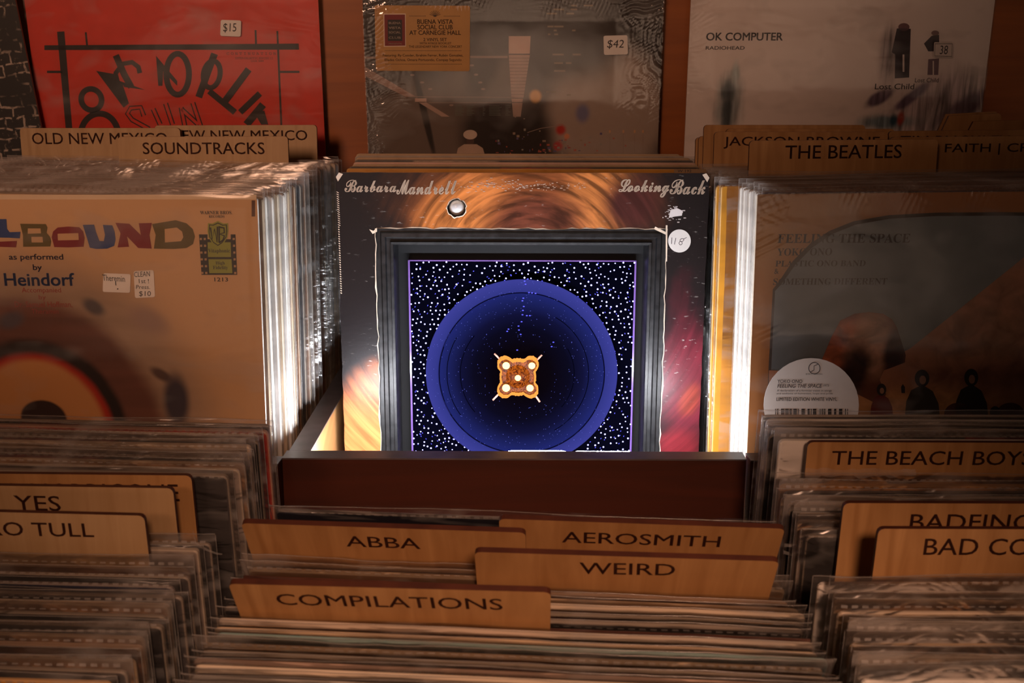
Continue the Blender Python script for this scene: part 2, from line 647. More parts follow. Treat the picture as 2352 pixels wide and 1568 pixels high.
fl = MB()
fl.box(-2.6, 2.6, -3.8, 2.0, -0.05, 0.0, M_floor)
o = fl.build('floor')
o['kind'] = 'structure'

wl_ = MB()
wl_.box(-2.6, 2.6, -3.80, -3.72, 0.0, ZC + 1.15, flat('cream_wall_paint', (0.74, 0.68, 0.60), 0.8, 0.04))
wl_.build('wall_front')['kind'] = 'structure'

# ------------------------------------------------------------------ film sleeves and plain covers (meshes shared by copies)


def sleeve_mesh(seed, w=0.3205, h=0.326, t0=0.0054, m=None, mp=None, amp=0.0009, curl=0.0, taper=0.0):
    """Clear outer sleeve: front and back sheet meeting at the mouth, welded seam with a dashed perforation."""
    m = m or M_film
    mp = mp or M_perf
    mb = MB()
    off = Vector((seed * 7.3, seed * 3.1, 0))
    zc = 0.3155

    def sheet(sgn):
        def fn(a, b):
            x = (a - 0.5) * w
            z = b * h - 0.0005
            nz = mnoise.noise(Vector((x * 16, z * 20, seed * 5.0 + sgn)) + off) * amp + mnoise.noise(Vector((x * 60, z * 14, seed * 9.0)) + off) * amp * 0.6
            k = max(0.0, (z - zc) / (h - zc))                      # above the cover the sheets fall together
            side = min(1.0, max(0.0, (w / 2 - abs(x)) / 0.006))
            th = t0 * 0.5 * (1 - 0.75 * k) * (0.25 + 0.75 * side)
            top = 1.0 if z > 0.30 else 0.35
            y = sgn * th + nz * top * (1 + 0.6 * k) - curl * k * k * max(0, abs(x) - 0.10) / 0.06
            zz = z + (mnoise.noise(Vector((x * 9, seed * 4.0, 1.7))) * 0.0022 if b > 0.985 else 0) - taper * k * (x + w / 2)
            return (x, y, zz)
        return fn
    for sgn in (-1, 1):
        # finer rows near the mouth
        f = sheet(sgn)
        mb.grid(lambda a, b, f=f: f(a, 1 - (1 - b) ** 2.2), 44, 20, m)
    # side seams
    for sx in (-1, 1):
        pts = [((sx * w / 2), 0, z) for z in (0.0, 0.1, 0.2, 0.3, h - 0.001)]
        mb.tube(pts, 0.00025, mp, 5, False)
    # perforation dashes just under the mouth
    f = sheet(-1)
    x = -w / 2 + 0.004
    bz = (h - 0.0046) / h
    while x < w / 2 - 0.006:
        a0, a1 = x / w + 0.5, (x + 0.0034) / w + 0.5
        q = [f(a, b) for a, b in ((a0, bz - 0.0016), (a1, bz - 0.0016), (a1, bz + 0.0016), (a0, bz + 0.0016))]
        mb.add([(p[0], p[1] - 0.0003, p[2]) for p in q], [(0, 1, 2, 3)], mp)
        x += 0.0058
    # rolled lip
    lip = [f(i / 40, 1.0) for i in range(41)]
    mb.tube(lip, 0.00022, mp, 4, False)
    return mb.mesh('plastic_sleeve')


SLEEVES = [sleeve_mesh(i, h=0.3185 + 0.0022 * (i % 3), amp=0.00045 + 0.0001 * (i % 3), m=(M_film2 if i % 3 == 2 else M_film), curl=0.0012 * (i % 2), taper=(0.010 if i == 4 else 0.0)) for i in range(7)]

M_film3 = film('crumpled_film', 0.03, crease=1.3, scale=(26, 26, 50), rough=0.22, gl=1.15)
N_SMOOTH = len(SLEEVES)
TIGHT = (11, 12)
SLEEVES += [sleeve_mesh(40 + i, h=0.3195 + 0.002 * i, amp=0.0010, m=M_film3, curl=0.0012) for i in range(4)]
SLEEVES += [sleeve_mesh(60 + i, w=0.3160, h=0.3195 + 0.002 * i, amp=0.0004, m=M_film) for i in range(2)]


def cover_mesh(color, t=0.0036, seed=0):
    mf, me = CARD[color]
    mb = MB()
    rnd = random.Random(seed)
    r = 0.0022 + rnd.random() * 0.002
    poly = rounded(-0.157, 0.157, 0.0, 0.3140, r, 3)
    b = 0.0007
    # board with softened top and side rims
    inner = rounded(-0.157 + b, 0.157 - b, b, 0.3140 - b, r, 3)
    k = len(poly)
    vs = [(p[0], 0.0, p[1]) for p in inner] + [(p[0], b, p[1]) for p in poly] + [(p[0], t - b, p[1]) for p in poly] + [(p[0], t, p[1]) for p in inner]
    mb.add(vs[:k], [tuple(range(k))[::-1]], mf)
    mb.add(vs[3 * k:], [tuple(range(k))], mf)
    for j in range(3):
        mb.add(vs[j * k:(j + 2) * k], [(i, (i + 1) % k, k + (i + 1) % k, k + i) for i in range(k)], me)
    return mb.mesh('cover')


THICK = (0.0030, 0.0042, 0.0050)
COVERS = {}
for i, c in enumerate(PALETTE):
    COVERS[c] = [cover_mesh(c, t, i * 5 + j) for j, t in enumerate(THICK)]

ORD = ['first', 'second', 'third', 'fourth', 'fifth', 'sixth', 'seventh', 'eighth', 'ninth', 'tenth', 'eleventh', 'twelfth', 'thirteenth',
       'fourteenth', 'fifteenth', 'sixteenth', 'seventeenth', 'eighteenth', 'nineteenth', 'twentieth']


def ordinal(i):
    if i <= 20:
        return ORD[i - 1]
    tens = {2: 'twenty', 3: 'thirty', 4: 'forty'}
    if i % 10 == 0:
        return {2: 'twentieth', 3: 'thirtieth', 4: 'fortieth'}[i // 10]
    return tens[i // 10] + '-' + ORD[i % 10 - 1]


PROTO = {}


def copy_record(color, thick, si, M, label, group, dz=0.0, bare=False):
    key = (color, thick, si, bare)
    if key not in PROTO:
        r = thing('vinyl_record', label, 'record', M, group)
        c = link('cover', COVERS[color][thick], r)
        kids = [c]
        if not bare:
            s = link('plastic_sleeve', SLEEVES[si], r, Matrix.Translation((0, THICK[thick] / 2, 0)))
            kids.append(s)
        PROTO[key] = (r, kids)
        return r
    r0, kids = PROTO[key]
    r = r0.copy()
    COL.objects.link(r)
    r.matrix_world = M
    tag(r, label, 'record', group)
    for k in kids:
        c = k.copy()
        COL.objects.link(c)
        c.parent = r
        c.matrix_basis = k.matrix_basis.copy()
    return r


def stack(F, ns, colors, binlabel, group, xj=0.004, xc=0.0, bare=(), start=1, lj=0.0, sides=None, thick=(0, 1), tn=-1.0, sleeves=None):
    rnd = random.Random(len(ns) * 31 + int(abs(F.O.x) * 1000))
    made = []
    for i, n in enumerate(ns):
        col = colors[i % len(colors)]
        x = xc + rnd.uniform(-xj, xj) + (sides(n) if sides else 0.0)
        M = F.mat(x, n, 0.0) @ Matrix.Rotation(R(rnd.uniform(-0.18, 0.18)), 4, 'Y')
        lab = '%s record from the front of the %s crate, %s cover%s' % (ordinal(i + start), binlabel, col, '' if i in bare else ' in clear sleeve')
        r_ = copy_record(col, rnd.choice(thick if n < tn else (0, 0, 1)), rnd.choice(TIGHT if n < tn else (sleeves or range(N_SMOOTH))), M, lab, group, bare=i in bare)
        made.append((n, x, r_))
    return made


# ------------------------------------------------------------------ wooden divider cards
DIVN = {}


def solve_n(F, a, b, Wd, lo=-0.05, hi=0.5):
    for _ in range(50):
        mid = (lo + hi) / 2
        w = F.hit(*b, mid)[0] - F.hit(*a, mid)[0]
        if w < Wd:
            lo = mid
        else:
            hi = mid
    return mid


def divider(F, key, tl, tr, label, texts=(), side='L', n=None, wd=0.167, m=None, chamfer=False, body=0.309):
    if n is None:
        n = solve_n(F, tl, tr, wd)
    DIVN.setdefault(key, []).append(n)
    m = m or M_ply
    (xl, ul), (xr, ur) = F.hit(*tl, n), F.hit(*tr, n)
    if wd and n is not None:
        pass
    r = 0.0035
    lowl = lowr = body
    lowl = min(lowl, ul - 0.012)
    lowr = min(lowr, ur - 0.012)
    low = min(lowl, lowr)
    # tab with rounded shoulders on a card that reaches down to the crate floor
    if side == 'L':
        bx0, bx1 = xl, xl + 0.305
    elif side == 'R':
        bx0, bx1 = xr - 0.305, xr
    else:
        bx0, bx1 = (xl + xr) / 2 - 0.1525, (xl + xr) / 2 + 0.1525
    top = []
    for i in range(4):
        t = R(180 - 90 * i / 3)
        top.append((xl + r + r * math.cos(t), ul - r + r * math.sin(t)))
    if chamfer:
        top = [(xl - 0.022, low + 0.0), (xl, ul)]
    for i in range(4):
        t = R(90 - 90 * i / 3)
        top.append((xr - r + r * math.cos(t), ur - r + r * math.sin(t)))
    poly = [(bx0, 0.0), (bx0, low)]
    if xl > bx0 + 0.002:
        poly.append((xl if not chamfer else xl - 0.022, low))
    if chamfer:
        top = top[1:]
    poly += top
    if xr < bx1 - 0.002:
        poly.append((xr, low))
    poly += [(bx1, low), (bx1, 0.0)]
    xc = (bx0 + bx1) / 2
    poly = [(p[0] - xc, p[1]) for p in poly]
    card_ = MB()
    card_.prism(poly[::-1], 0.0, 0.0034, m, M_burn)
    # thin scorched line that the cutter left along the face
    M = F.mat(xc, n, 0.0)
    o = thing('divider_card', label, 'divider', M)
    b = card_.build('wooden_card', o)
    b.rotation_euler = (0, 0, 0)
    if texts:
        A = Art(F, n, xc, 0.0)
        rim = [(p[0], p[1]) for p in poly if p[1] > low - 0.001]
        for t in texts:
            A.T(t[0], *t[1:5], M_letter, 1, dy=t[5] if len(t) > 5 else 0, sk=t[6] if len(t) > 6 else 0, bold=t[7] if len(t) > 7 else 0.014)
        A.mb.build('burnt_lettering', o)
    return n


def spaced(n0, n1, pitch, avoid, gap=0.0057, behind=0.0070):
    """Depths for records between n0 and n1 that leave room around the divider cards."""
    out, n = [], n0
    while n <= n1:
        bad = [a for a in avoid if a - behind < n < a + gap]
        if bad:
            n = max(bad) + gap + 0.0002
            continue
        out.append(n)
        n += pitch
    return out

# ------------------------------------------------------------------ dividers
divider(ML, 'ML', (270, 314), (661, 313), 'pale plywood divider reading SOUNDTRACKS in the upper left crate', [('SOUNDTRACKS', 329, 327, 608, 354)], 'R')
divider(ML, 'ML', (45, 294), (413, 294), 'plywood divider reading OLD NEW MEXICO, partly behind the SOUNDTRACKS one', [('OLD NEW MEXICO', 75, 305, 385, 331)], 'L')
divider(ML, 'ML', (355, 288), (727, 287), 'rearmost plywood divider reading NEW NEW MEXICO, below the orange record', [('NEW NEW MEXICO', 393, 299, 706, 322)], 'R', n=DIVN['ML'][1] + 0.012)
nb = divider(MR, 'MR', (1722, 323), (2155, 320), 'front plywood divider of the upper right crate, reading THE and a seven-letter name', [('THE BEATLES', 1803, 334, 2070, 365, -2)], 'L', m=M_ply2)
divider(MR, 'MR', (2045, 315), (2468, 311), 'plywood divider whose two names are split by an upright bar', [('BLIND FAITH | CREAM', 2042, 331, 2440, 357, -3)], 'R', n=nb + 0.014, m=M_ply2)
nj = divider(MR, 'MR', (1641, 303), (2040, 303), 'plywood divider whose lettering starts with J, behind the front one', [('JACKSON BROWNE', 1662, 314, 2019, 341)], 'L', m=M_ply2)
divider(MR, 'MR', (2042, 301), (2440, 297), 'plywood divider with only the tops of its letters showing, upper right crate', [('TIM BUCKLEY', 2067, 312, 2318, 338, -1)], 'R', n=nj + 0.009, m=M_ply2)
divider(MR, 'MR', (1668, 296), (2055, 296), 'blank-edged plywood divider just behind the one starting with J', (), 'L', n=nj + 0.020, m=M_ply2)
divider(MR, 'MR', (1617, 287), (1988, 287), 'tallest plywood divider at the back of the upper right crate', (), 'L', n=nj + 0.030, m=M_ply2)
divider(MR, 'MR', (1605, 313), (1970, 313), 'low plywood divider peeking out left of the tallest one', (), 'L', n=nj + 0.040, m=M_ply2)
divider(MR, 'MR', (1598, 316), (1962, 316), 'rearmost low plywood divider, only its left corner peeking out', (), 'L', n=nj + 0.050, m=M_ply2)
divider(MR, 'MR', (2180, 266), (2300, 260), 'small slant-cornered divider tab standing before the white record', (), 'R', n=nj + 0.060, m=M_ply2, chamfer=True)
divider(MR, 'MR', (2172, 262), (2292, 256), 'slant-cornered divider tab showing a thin sliver behind its twin', (), 'R', n=nj + 0.066, m=M_ply2, chamfer=True)
divider(MR, 'MR', (2236, 279), (2400, 274), 'lower slant-cornered divider tab running out of the picture', (), 'R', n=nj + 0.054, m=M_ply2, chamfer=True)

divider(FL, 'FL', (-150, 1086), (439, 1092), 'amber plywood divider behind the YES divider, lettering mostly hidden', [('ENNIO MORRICONE', -120, 1108, 413, 1147, 4)], 'R', m=M_ply2, wd=0.165)
divider(FL, 'FL', (-220, 1112), (397, 1121), 'plywood divider reading YES in the lower left crate', [('YES', 36, 1137, 141, 1171, 2)], 'R', wd=0.168)
divider(FL, 'FL', (-310, 1168), (331, 1184), 'front plywood divider of the lower left crate, its last word TULL', [('JETHRO TULL', -160, 1195, 218, 1236, 7)], 'R', wd=0.168)
divider(FR, 'FR', (1856, 1015), (2426, 1017), 'plywood divider reading BEACH BOYS behind a glinting torn sleeve', [('THE BEACH BOYS', 1909, 1035, 2368, 1067, 1)], 'L', wd=0.167, m=M_ply2)
divider(FR, 'FR', (1938, 1155), (2577, 1157), 'shaded plywood divider half hidden behind the front lower right one', [('BADFINGER', 2088, 1180, 2448, 1216, 1)], 'L', wd=0.167, m=M_ply2)
divider(FR, 'FR', (2018, 1214), (2690, 1216), 'front plywood divider of the lower right crate, its first word BAD', [('BAD COMPANY', 2120, 1236, 2590, 1274, 1)], 'L', wd=0.167, m=M_ply2)
divider(FC, 'FC', (553, 1201), (1207, 1223), 'plywood divider with a four-letter name on a left-hand tab, lower middle crate', [('ABBA', 797, 1230, 966, 1254, 6)], 'L', wd=0.167, m=M_ply2)
divider(FC, 'FC', (1146, 1191), (1803, 1214), 'rearmost plywood divider of the lower middle crate, nine letters long', [('AEROSMITH', 1291, 1220, 1652, 1245, 11)], 'R', wd=0.167, m=M_ply2)
divider(FC, 'FC', (1090, 1267), (1790, 1289), 'plywood divider reading WEIRD in the lower middle crate', [('WEIRD', 1332, 1291, 1549, 1317, 4)], 'R', wd=0.167, m=M_ply2)
divider(FC, 'FC', (524, 1340), (1265, 1360), 'front plywood divider reading COMPILATIONS in the lower middle crate', [('COMPILATIONS', 640, 1363, 1155, 1388, 12)], 'L', wd=0.167, m=M_ply2)
print('DIVN', {k: [round(x, 4) for x in v] for k, v in DIVN.items()})

# ------------------------------------------------------------------ plain records filling the crates
ML_COLS = ['tan', 'white', 'white', 'white', 'cream', 'white', 'white', 'white', 'tan', 'white', 'cream', 'green', 'tan', 'brown', 'grey', 'brown', 'charcoal', 'brown', 'tan', 'brown', 'black', 'grey', 'brown', 'charcoal', 'grey', 'tan', 'brown', 'maroon', 'brown', 'grey', 'tan', 'grey', 'brown', 'charcoal']


def two_pitch(n0, nm, n1, pa, pb, avoid):
    return spaced(n0, nm, pa, avoid) + spaced(nm + pb, n1, pb, avoid)


stack(ML, two_pitch(0.0105, 0.120, 0.375, 0.0069, 0.0095, DIVN['ML']), ML_COLS, 'upper left', 'records packed in the upper left crate', sides=lambda n: 0.006 if n < 0.07 else (0.002 if n < 0.2 else -0.012), start=2, thick=(2, 2, 1), tn=0.12)
MR_COLS = ['black', 'blue', 'white', 'white', 'white', 'white', 'cream', 'white', 'white', 'white', 'yellow', 'yellow', 'yellow', 'maroon', 'charcoal', 'brown', 'black', 'charcoal', 'brown', 'black', 'brown', 'grey', 'brown', 'charcoal', 'tan', 'black']
stack(MR, two_pitch(0.0255, 0.120, 0.375, 0.0069, 0.0095, DIVN['MR']), MR_COLS, 'upper right', 'records packed in the upper right crate', sides=lambda n: (-0.001 if n < 0.092 else -0.0165 if n < 0.113 else -0.006), start=2, xj=0.0025, thick=(2, 2, 1), tn=0.12)
FL_COLS = ['yellow', 'charcoal', 'tan', 'brown', 'tan', 'black', 'black', 'tan', 'charcoal', 'navy', 'charcoal', 'brown', 'grey', 'charcoal', 'tan', 'black', 'navy', 'grey', 'cream', 'brown', 'grey', 'black', 'tan', 'grey', 'pink', 'charcoal', 'grey', 'cream', 'red', 'black', 'charcoal', 'black', 'grey']
FL_MADE = stack(FL, spaced(0.0105, 0.125, 0.0098, DIVN['FL']) + [0.1385, 0.1475], FL_COLS, 'lower left', 'records packed in the lower left crate', sides=lambda n: 0.010 + 0.05 * n)
FR_COLS = ['white', 'white', 'cream', 'tan', 'white', 'white', 'cream', 'tan', 'white', 'white', 'black', 'grey', 'tan', 'grey', 'black', 'tan', 'cream', 'navy', 'yellow', 'tan', 'grey', 'black', 'charcoal', 'tan', 'grey', 'white', 'black', 'charcoal', 'white', 'black', 'grey']
FR_MADE = stack(FR, spaced(0.004, 0.098, 0.0098, DIVN['FR']) + spaced(0.1455, 0.215, 0.0082, DIVN['FR']), FR_COLS, 'lower right', 'records packed in the lower right crate', sides=lambda n: -0.029, sleeves=(7, 8, 9, 10, 2))
stack(FLb, spaced(0.1985, 0.280, 0.0082, []), ['charcoal', 'grey', 'tan', 'black', 'grey', 'cream', 'black', 'grey', 'red', 'black', 'charcoal'], 'lower left', 'records packed in the lower left crate', sides=lambda n: 0.010 + 0.05 * n, start=15)
stack(FRb, spaced(0.2385, 0.280, 0.0082, []), ['white', 'black', 'grey', 'charcoal', 'white', 'grey'], 'lower right', 'records packed in the lower right crate', sides=lambda n: -0.029, start=21)
FC_COLS = ['navy', 'white', 'cream', 'pink', 'black', 'tan', 'teal', 'tan', 'grey', 'charcoal', 'black', 'cream', 'tan', 'brown', 'tan', 'cream', 'tan', 'black', 'charcoal', 'tan', 'charcoal', 'navy', 'grey']
stack(FC, spaced(-0.006, 0.150, 0.0082, DIVN['FC'], gap=0.0072, behind=0.0088), FC_COLS, 'lower middle', 'records packed in the lower middle crate', xj=0.0022, sides=lambda n: -0.045 * n)
# the rearmost one stands a little more upright than its neighbours
FCb = Frame(0.000, 0.380, -0.413, -13.0, slope=17, yaw=3.3)
FCb.O = FC.O.copy()
FC_BACK = copy_record('navy', 0, 1, FCb.mat(-0.006, 0.1715, 0.001), 'dark blue sleeved record leaning against the panel at the back of the lower middle crate', 'records packed in the lower middle crate')


# torn and curling bits of plastic sleeve
M_milky = film('milky_flap', 0.16, crease=0.8, rough=0.25, gl=1.2)


def torn_strip(F, n, x, root, pts_top, pts_bot, seed):
    rt = random.Random(seed)
    A_ = Art(F, n, x, 0.0)
    mb_ = MB()
    up = [A_.l(a, b + rt.uniform(-3, 3)) for a, b in pts_top]
    lo = [A_.l(a, b + rt.uniform(-5, 5)) for a, b in pts_bot]
    k_ = len(up)
    vs = [(a, -0.0024 - rt.uniform(0, 0.0020), b) for a, b in up] + [(a, -0.0024 - rt.uniform(0, 0.0026), b) for a, b in lo]
    mb_.add(vs, [(i, i + 1, k_ + i + 1, k_ + i) for i in range(k_ - 1)], M_milky, True)
    mb_.build('torn_film', root)


def curl_(F, n, x, root, pts, lift):
    A_ = Art(F, n, x, 0.0)
    q_ = [A_.l(*p) for p in pts]
    mb_ = MB()
    k_ = len(q_)
    w_ = 0.0011
    vs = []
    for i, (a, b) in enumerate(q_):
        y = -0.0021 - 0.5 * lift * math.sin(math.pi * i / (k_ - 1))
        vs += [(a, y, b + w_ * (1 - i / k_)), (a, y - 0.001, b - w_ * (1 - i / k_))]
    mb_.add(vs, [(2 * i, 2 * i + 1, 2 * i + 3, 2 * i + 2) for i in range(k_ - 1)], M_perf, True)
    mb_.build('torn_film', root)


bn, bx, br_ = max(FR_MADE, key=lambda t_: t_[0])
xs_ = list(range(1848, 2110, 12))
torn_strip(FR, bn, bx, br_, [(a, 1072) for a in xs_], [(a, 1090 - 0.02 * (a - 1848)) for a in xs_], 4)
fn, fx, fr_ = max(FL_MADE, key=lambda t_: t_[0])
curl_(FL, fn, fx, fr_, [(445, 1213), (449, 1226), (454, 1240), (466, 1248), (482, 1256), (500, 1264), (512, 1267)], 0.003)
curl_(FCb, 0.1715, -0.006, FC_BACK, [(1798, 1262), (1815, 1265), (1835, 1271), (1850, 1278), (1858, 1283)], 0.002)
curl_(FCb, 0.1715, -0.006, FC_BACK, [(1800, 1246), (1820, 1245), (1842, 1240), (1862, 1235)], 0.002)


def face_record(F, n, xc, u0, label, matface, matedge, t=0.0032, holes=(), rot=0.0, size=(0.157, 0.3145), worn=None):
    """A record shown face on: returns root, mesh builder of its cover and an Art that prints on it."""
    root = thing('vinyl_record', label, 'record', F.mat(xc, n, u0) @ Matrix.Rotation(R(rot), 4, 'Y'))
    mb = MB()
    w, h = size
    poly = rounded(-w, w, 0.0, h, 0.002, 3) if worn is None else worn
    mb.prism(poly[::-1], 0.0, t, matface, matedge, holes=holes)
    return root, mb, Art(F, n, xc, u0, mb)


def sticker(A, root, pts, label, texts, m=None, name='price_sticker', layer=3):
    """A paper label of real thickness stuck to the cover."""
    mb = MB()
    q = [A.l(*p) for p in pts]
    y = A.y(layer)
    a = sum(q[i][0] * q[(i + 1) % len(q)][1] - q[(i + 1) % len(q)][0] * q[i][1] for i in range(len(q)))
    if a > 0:
        q = q[::-1]
    mb.prism(q, y - 0.00012, y + 0.0001, m or M_paper)
    B = Art(A.F, A.n, A.xc, A.u0, mb, base=y - 0.00012)
    for t in texts:
        t(B)
    o = mb.build(name, root)
    o['label'] = label
    return o


def px_round(x0, y0, x1, y1, r=4, rot=0.0):
    cx, cy = (x0 + x1) / 2, (y0 + y1) / 2
    c, s = math.cos(R(rot)), math.sin(R(rot))
    return [(cx + (x - cx) * c - (y - cy) * s, cy + (x - cx) * s + (y - cy) * c) for x, y in rounded(x0, x1, y0, y1, r, 3)]


def px_ellipse(cx, cy, rx, ry, k=40):
    return [(cx + rx * math.cos(2 * math.pi * i / k), cy + ry * math.sin(2 * math.pi * i / k)) for i in range(k)]


def shrink(root, amp, side, seed, w=0.3155, h=0.3165, m=None, left=1.0, right=1.0):
    """Shrink-wrap: a film hugging the board, gathered into fine pleats along its rims."""
    mb = MB()
    off = Vector((seed * 3.7, seed, 0))

    def fn(a, b):
        x, z = (a - 0.5) * w, b * h - 0.0008
        dl, dr, dt = (x + w / 2), (w / 2 - x), h - z
        pl = max(0, 1 - dl / side) * left
        pr = max(0, 1 - dr / side) * right
        pt_ = max(0, 1 - dt / (side * 0.6))
        k = max(pl, pr, pt_)
        sx = math.sin((z + 0.35 * dl) * 900 + 5 * mnoise.noise(Vector((x * 40, z * 40, 1)) + off)) * pl
        sr = math.sin((z - 0.75 * dr) * 800 + 5 * mnoise.noise(Vector((x * 40, z * 40, 2)) + off)) * pr
        stp = math.sin((x + 0.3 * dt) * 800 + 4 * mnoise.noise(Vector((x * 30, z * 30, 3)) + off)) * pt_
        y = -0.0020 - abs(sx + sr + stp) * amp - 0.0004 * mnoise.noise(Vector((x * 20, z * 20, 5)) + off)
        return (x, min(y, -0.0016), z)
    mb.grid(fn, 170, 170, m or M_shrink)
    return mb.build('shrink_wrap', root)


I = ink
# ------------------------------------------------------------------ upper left crate: the cream record in front
n0 = 0.0
xr, ut = ML.hit(590, 447, n0)
xc = xr - 0.157
A0 = Art(ML, n0, xc, 0.0)


def lc(A, px, py, rx, ry, rot, soft, col, *rest):
    cx, cz = A.l(px, py)
    k = A.l(px + 1, py)[0] - A.l(px, py)[0]
    return (cx, cz, rx * k, ry * k, rot, soft, col) + rest


m_spell = blobs('cream_swirl_print', (0.58, 0.37, 0.20), [
    lc(A0, 90, 940, 380, 340, 0, 0.18, (0.36, 0.25, 0.17), 0.1),
    lc(A0, 88, 980, 285, 290, 0, 0.09, (0.14, 0.055, 0.036), 0.2),
    lc(A0, 215, 705, 26, 16, 30, 0.5, (0.10, 0.08, 0.08)),
    lc(A0, 25, 735, 30, 18, -20, 0.5, (0.09, 0.07, 0.08)),
    lc(A0, 370, 860, 26, 12, 30, 0.5, (0.10, 0.06, 0.05)),
    lc(A0, 405, 920, 28, 60, 0, 0.4, (0.055, 0.045, 0.06)),
    lc(A0, 340, 735, 45, 26, 25, 0.6, (0.33, 0.22, 0.17)),
    lc(A0, 85, 1000, 212, 222, 0, 0.05, (0.016, 0.008, 0.007), 0, 0.10),
    lc(A0, 85, 1000, 178, 192, 0, 0.05, (0.42, 0.030, 0.012), 0, 0.06),
    lc(A0, 85, 1000, 160, 178, 0, 0.06, (0.55, 0.27, 0.095), 0, 0.06),
    lc(A0, 100, 960, 52, 42, 0, 0.08, (0.030, 0.012, 0.010), 0, 0.3),
], rough=0.55, wobble=0.12, nscale=12)
root, mb, A = face_record(ML, n0, xc, 0.0, 'cream record with chunky multicoloured title, front of the upper left crate', m_spell, CARD['white'][1])
OLIVE, MAROON, BLUE = I((0.115, 0.085, 0.022)), I((0.20, 0.012, 0.020)), I((0.020, 0.055, 0.20))
A.R(-400, 447, 589, 458, I((0.66, 0.52, 0.36)), 1)
A.R(578, 460, 586, 497, I((0.10, 0.045, 0.03)), 1)


def c4(pts): return [(x / 2.8, 500 + y / 2.8) for x, y in pts]


for m, outer, holes in (
        (BLUE, [(-60, 8), (42, 8), (46, 70), (62, 92), (132, 90), (128, 132), (60, 128), (-60, 126)], []),
        (MAROON, [(-60, 156), (110, 148), (104, 190), (-60, 184)], []),
        (OLIVE, [(130, 38), (295, 40), (306, 62), (300, 96), (322, 122), (330, 150), (324, 184), (150, 186), (148, 110)], [[(180, 68), (262, 68), (265, 100), (180, 102)], [(203, 122), (275, 122), (278, 158), (205, 158)]]),
        (MAROON, [(333, 125), (342, 88), (372, 62), (440, 56), (510, 60), (536, 88), (545, 130), (538, 186), (440, 190), (350, 188)], [[(372, 102), (505, 98), (508, 142), (374, 145)]]),
        (BLUE, [(533, 45), (606, 43), (618, 90), (640, 148), (668, 150), (676, 110), (662, 45), (723, 48), (738, 90), (744, 140), (735, 180), (690, 198), (620, 200), (578, 192), (560, 130)], []),
        (MAROON, [(743, 32), (832, 38), (906, 110), (893, 35), (978, 33), (962, 110), (976, 198), (890, 194), (818, 120), (830, 186), (757, 190), (776, 100)], []),
        (OLIVE, [(978, 40), (1130, 15), (1200, 35), (1240, 72), (1255, 120), (1242, 168), (1200, 194), (1120, 200), (990, 198), (1002, 110)], [[(1060, 72), (1138, 62), (1172, 88), (1180, 125), (1165, 150), (1062, 158)]])):
    A.P(c4(outer), m, 2)
    for h_ in holes:
        A.P(c4(h_), m_spell, 3)
INKB, INKR = I((0.025, 0.028, 0.075)), I((0.30, 0.045, 0.030))
for st, x0, y0, x1, y1, m, b in (('as performed', 22, 583, 146, 600, INKB, .03), ('by', 77, 607, 97, 624, INKB, .03), ('Heindorf', 12, 627, 172, 656, I((0.02, 0.05, 0.16)), .045),
                                 ('Accompanied', 51, 660, 141, 675, INKR, 0), ('by', 90, 677, 106, 690, INKR, 0), ('Dr. Samuel Hoffman,', 35, 692, 167, 707, INKR, 0),
                                 ('Theramin', 73, 709, 135, 720, INKR, 0)):
    A.T(st, x0, y0, x1, y1, m, 2, bold=b)
A.T(serif('WARNER BROS.'), 460, 484, 534, 492, M_pen, 2)
A.T(serif('RECORDS'), 480, 494, 516, 500, M_pen, 2)
A.P([(457, 538), (541, 538), (545, 631), (463, 631)], M_black, 1)
A.P([(477, 530), (530, 530), (530, 549), (477, 549)], m_spell, 2)
LIME = I((0.27, 0.30, 0.045))
A.P([(477, 556), (530, 556), (531, 590), (478, 590)], LIME, 2)
A.P([(479, 595), (532, 595), (534, 627), (481, 627)], LIME, 2)
for i in range(6):
    yy = 546 + i * 15.6
    for xx in (459, 468, 534.5):
        A.R(xx + i * 0.7, yy, xx + 5 + i * 0.7, yy + 5, I((0.40, 0.25, 0.13)), 2)
sh = [(501, 507), (514, 513), (524, 512), (525, 530), (523, 545), (513, 560), (501, 568), (489, 560), (479, 545), (477, 530), (478, 512), (488, 513)]
A.P(sh, LIME, 3)
A.P([(501 + (x - 501) * 0.88, 537 + (y - 537) * 0.88) for x, y in sh], M_black, 4)
A.P([(501 + (x - 501) * 0.80, 537 + (y - 537) * 0.80) for x, y in sh], LIME, 5)
for pts in ([(484, 522), (488, 550), (493, 525), (499, 556), (500, 520)], [(504, 519), (504, 557)], [(504, 521), (515, 523), (516, 534), (505, 537), (516, 541), (513, 551), (504, 557)]):
    A.line(pts, 3.6, M_black, 6)
A.T(serif('Vitaphonic'), 479, 571, 529, 582, M_pen, 3)
A.T(serif('High'), 496, 600, 517, 609, M_pen, 3)
A.T(serif('Fidelity'), 490, 610, 524, 620, M_pen, 3)
A.T(serif('1213'), 493, 637, 524, 646, M_pen, 2, bold=0.03)
mb.build('cover', root)
sticker(A, root, px_round(237, 628, 300, 671, 4, 2), 'white sticker handwritten Theremin with an exclamation mark',
        [lambda B: B.T('Theremin', 237, 630, 288, 644, M_pen, 1, dy=3, it=-0.1), lambda B: B.line([(266, 646), (267, 655)], 2, M_pen), lambda B: B.E(271, 663, 1.6, 1.6, M_pen)])
sticker(A, root, px_round(309, 621, 355, 683, 4, -3), 'white sticker handwritten CLEAN 1st press $10',
        [lambda B: B.T('CLEAN', 309, 624, 345, 636, M_pen, 1, dy=-2, it=0.1), lambda B: B.T('1st !', 320, 640, 343, 650, M_pen, 1), lambda B: B.T('Press.', 313, 654, 345, 663, M_pen, 1, it=0.15),
         lambda B: B.T('$10', 320, 668, 347, 681, M_pen, 1, it=0.1)])
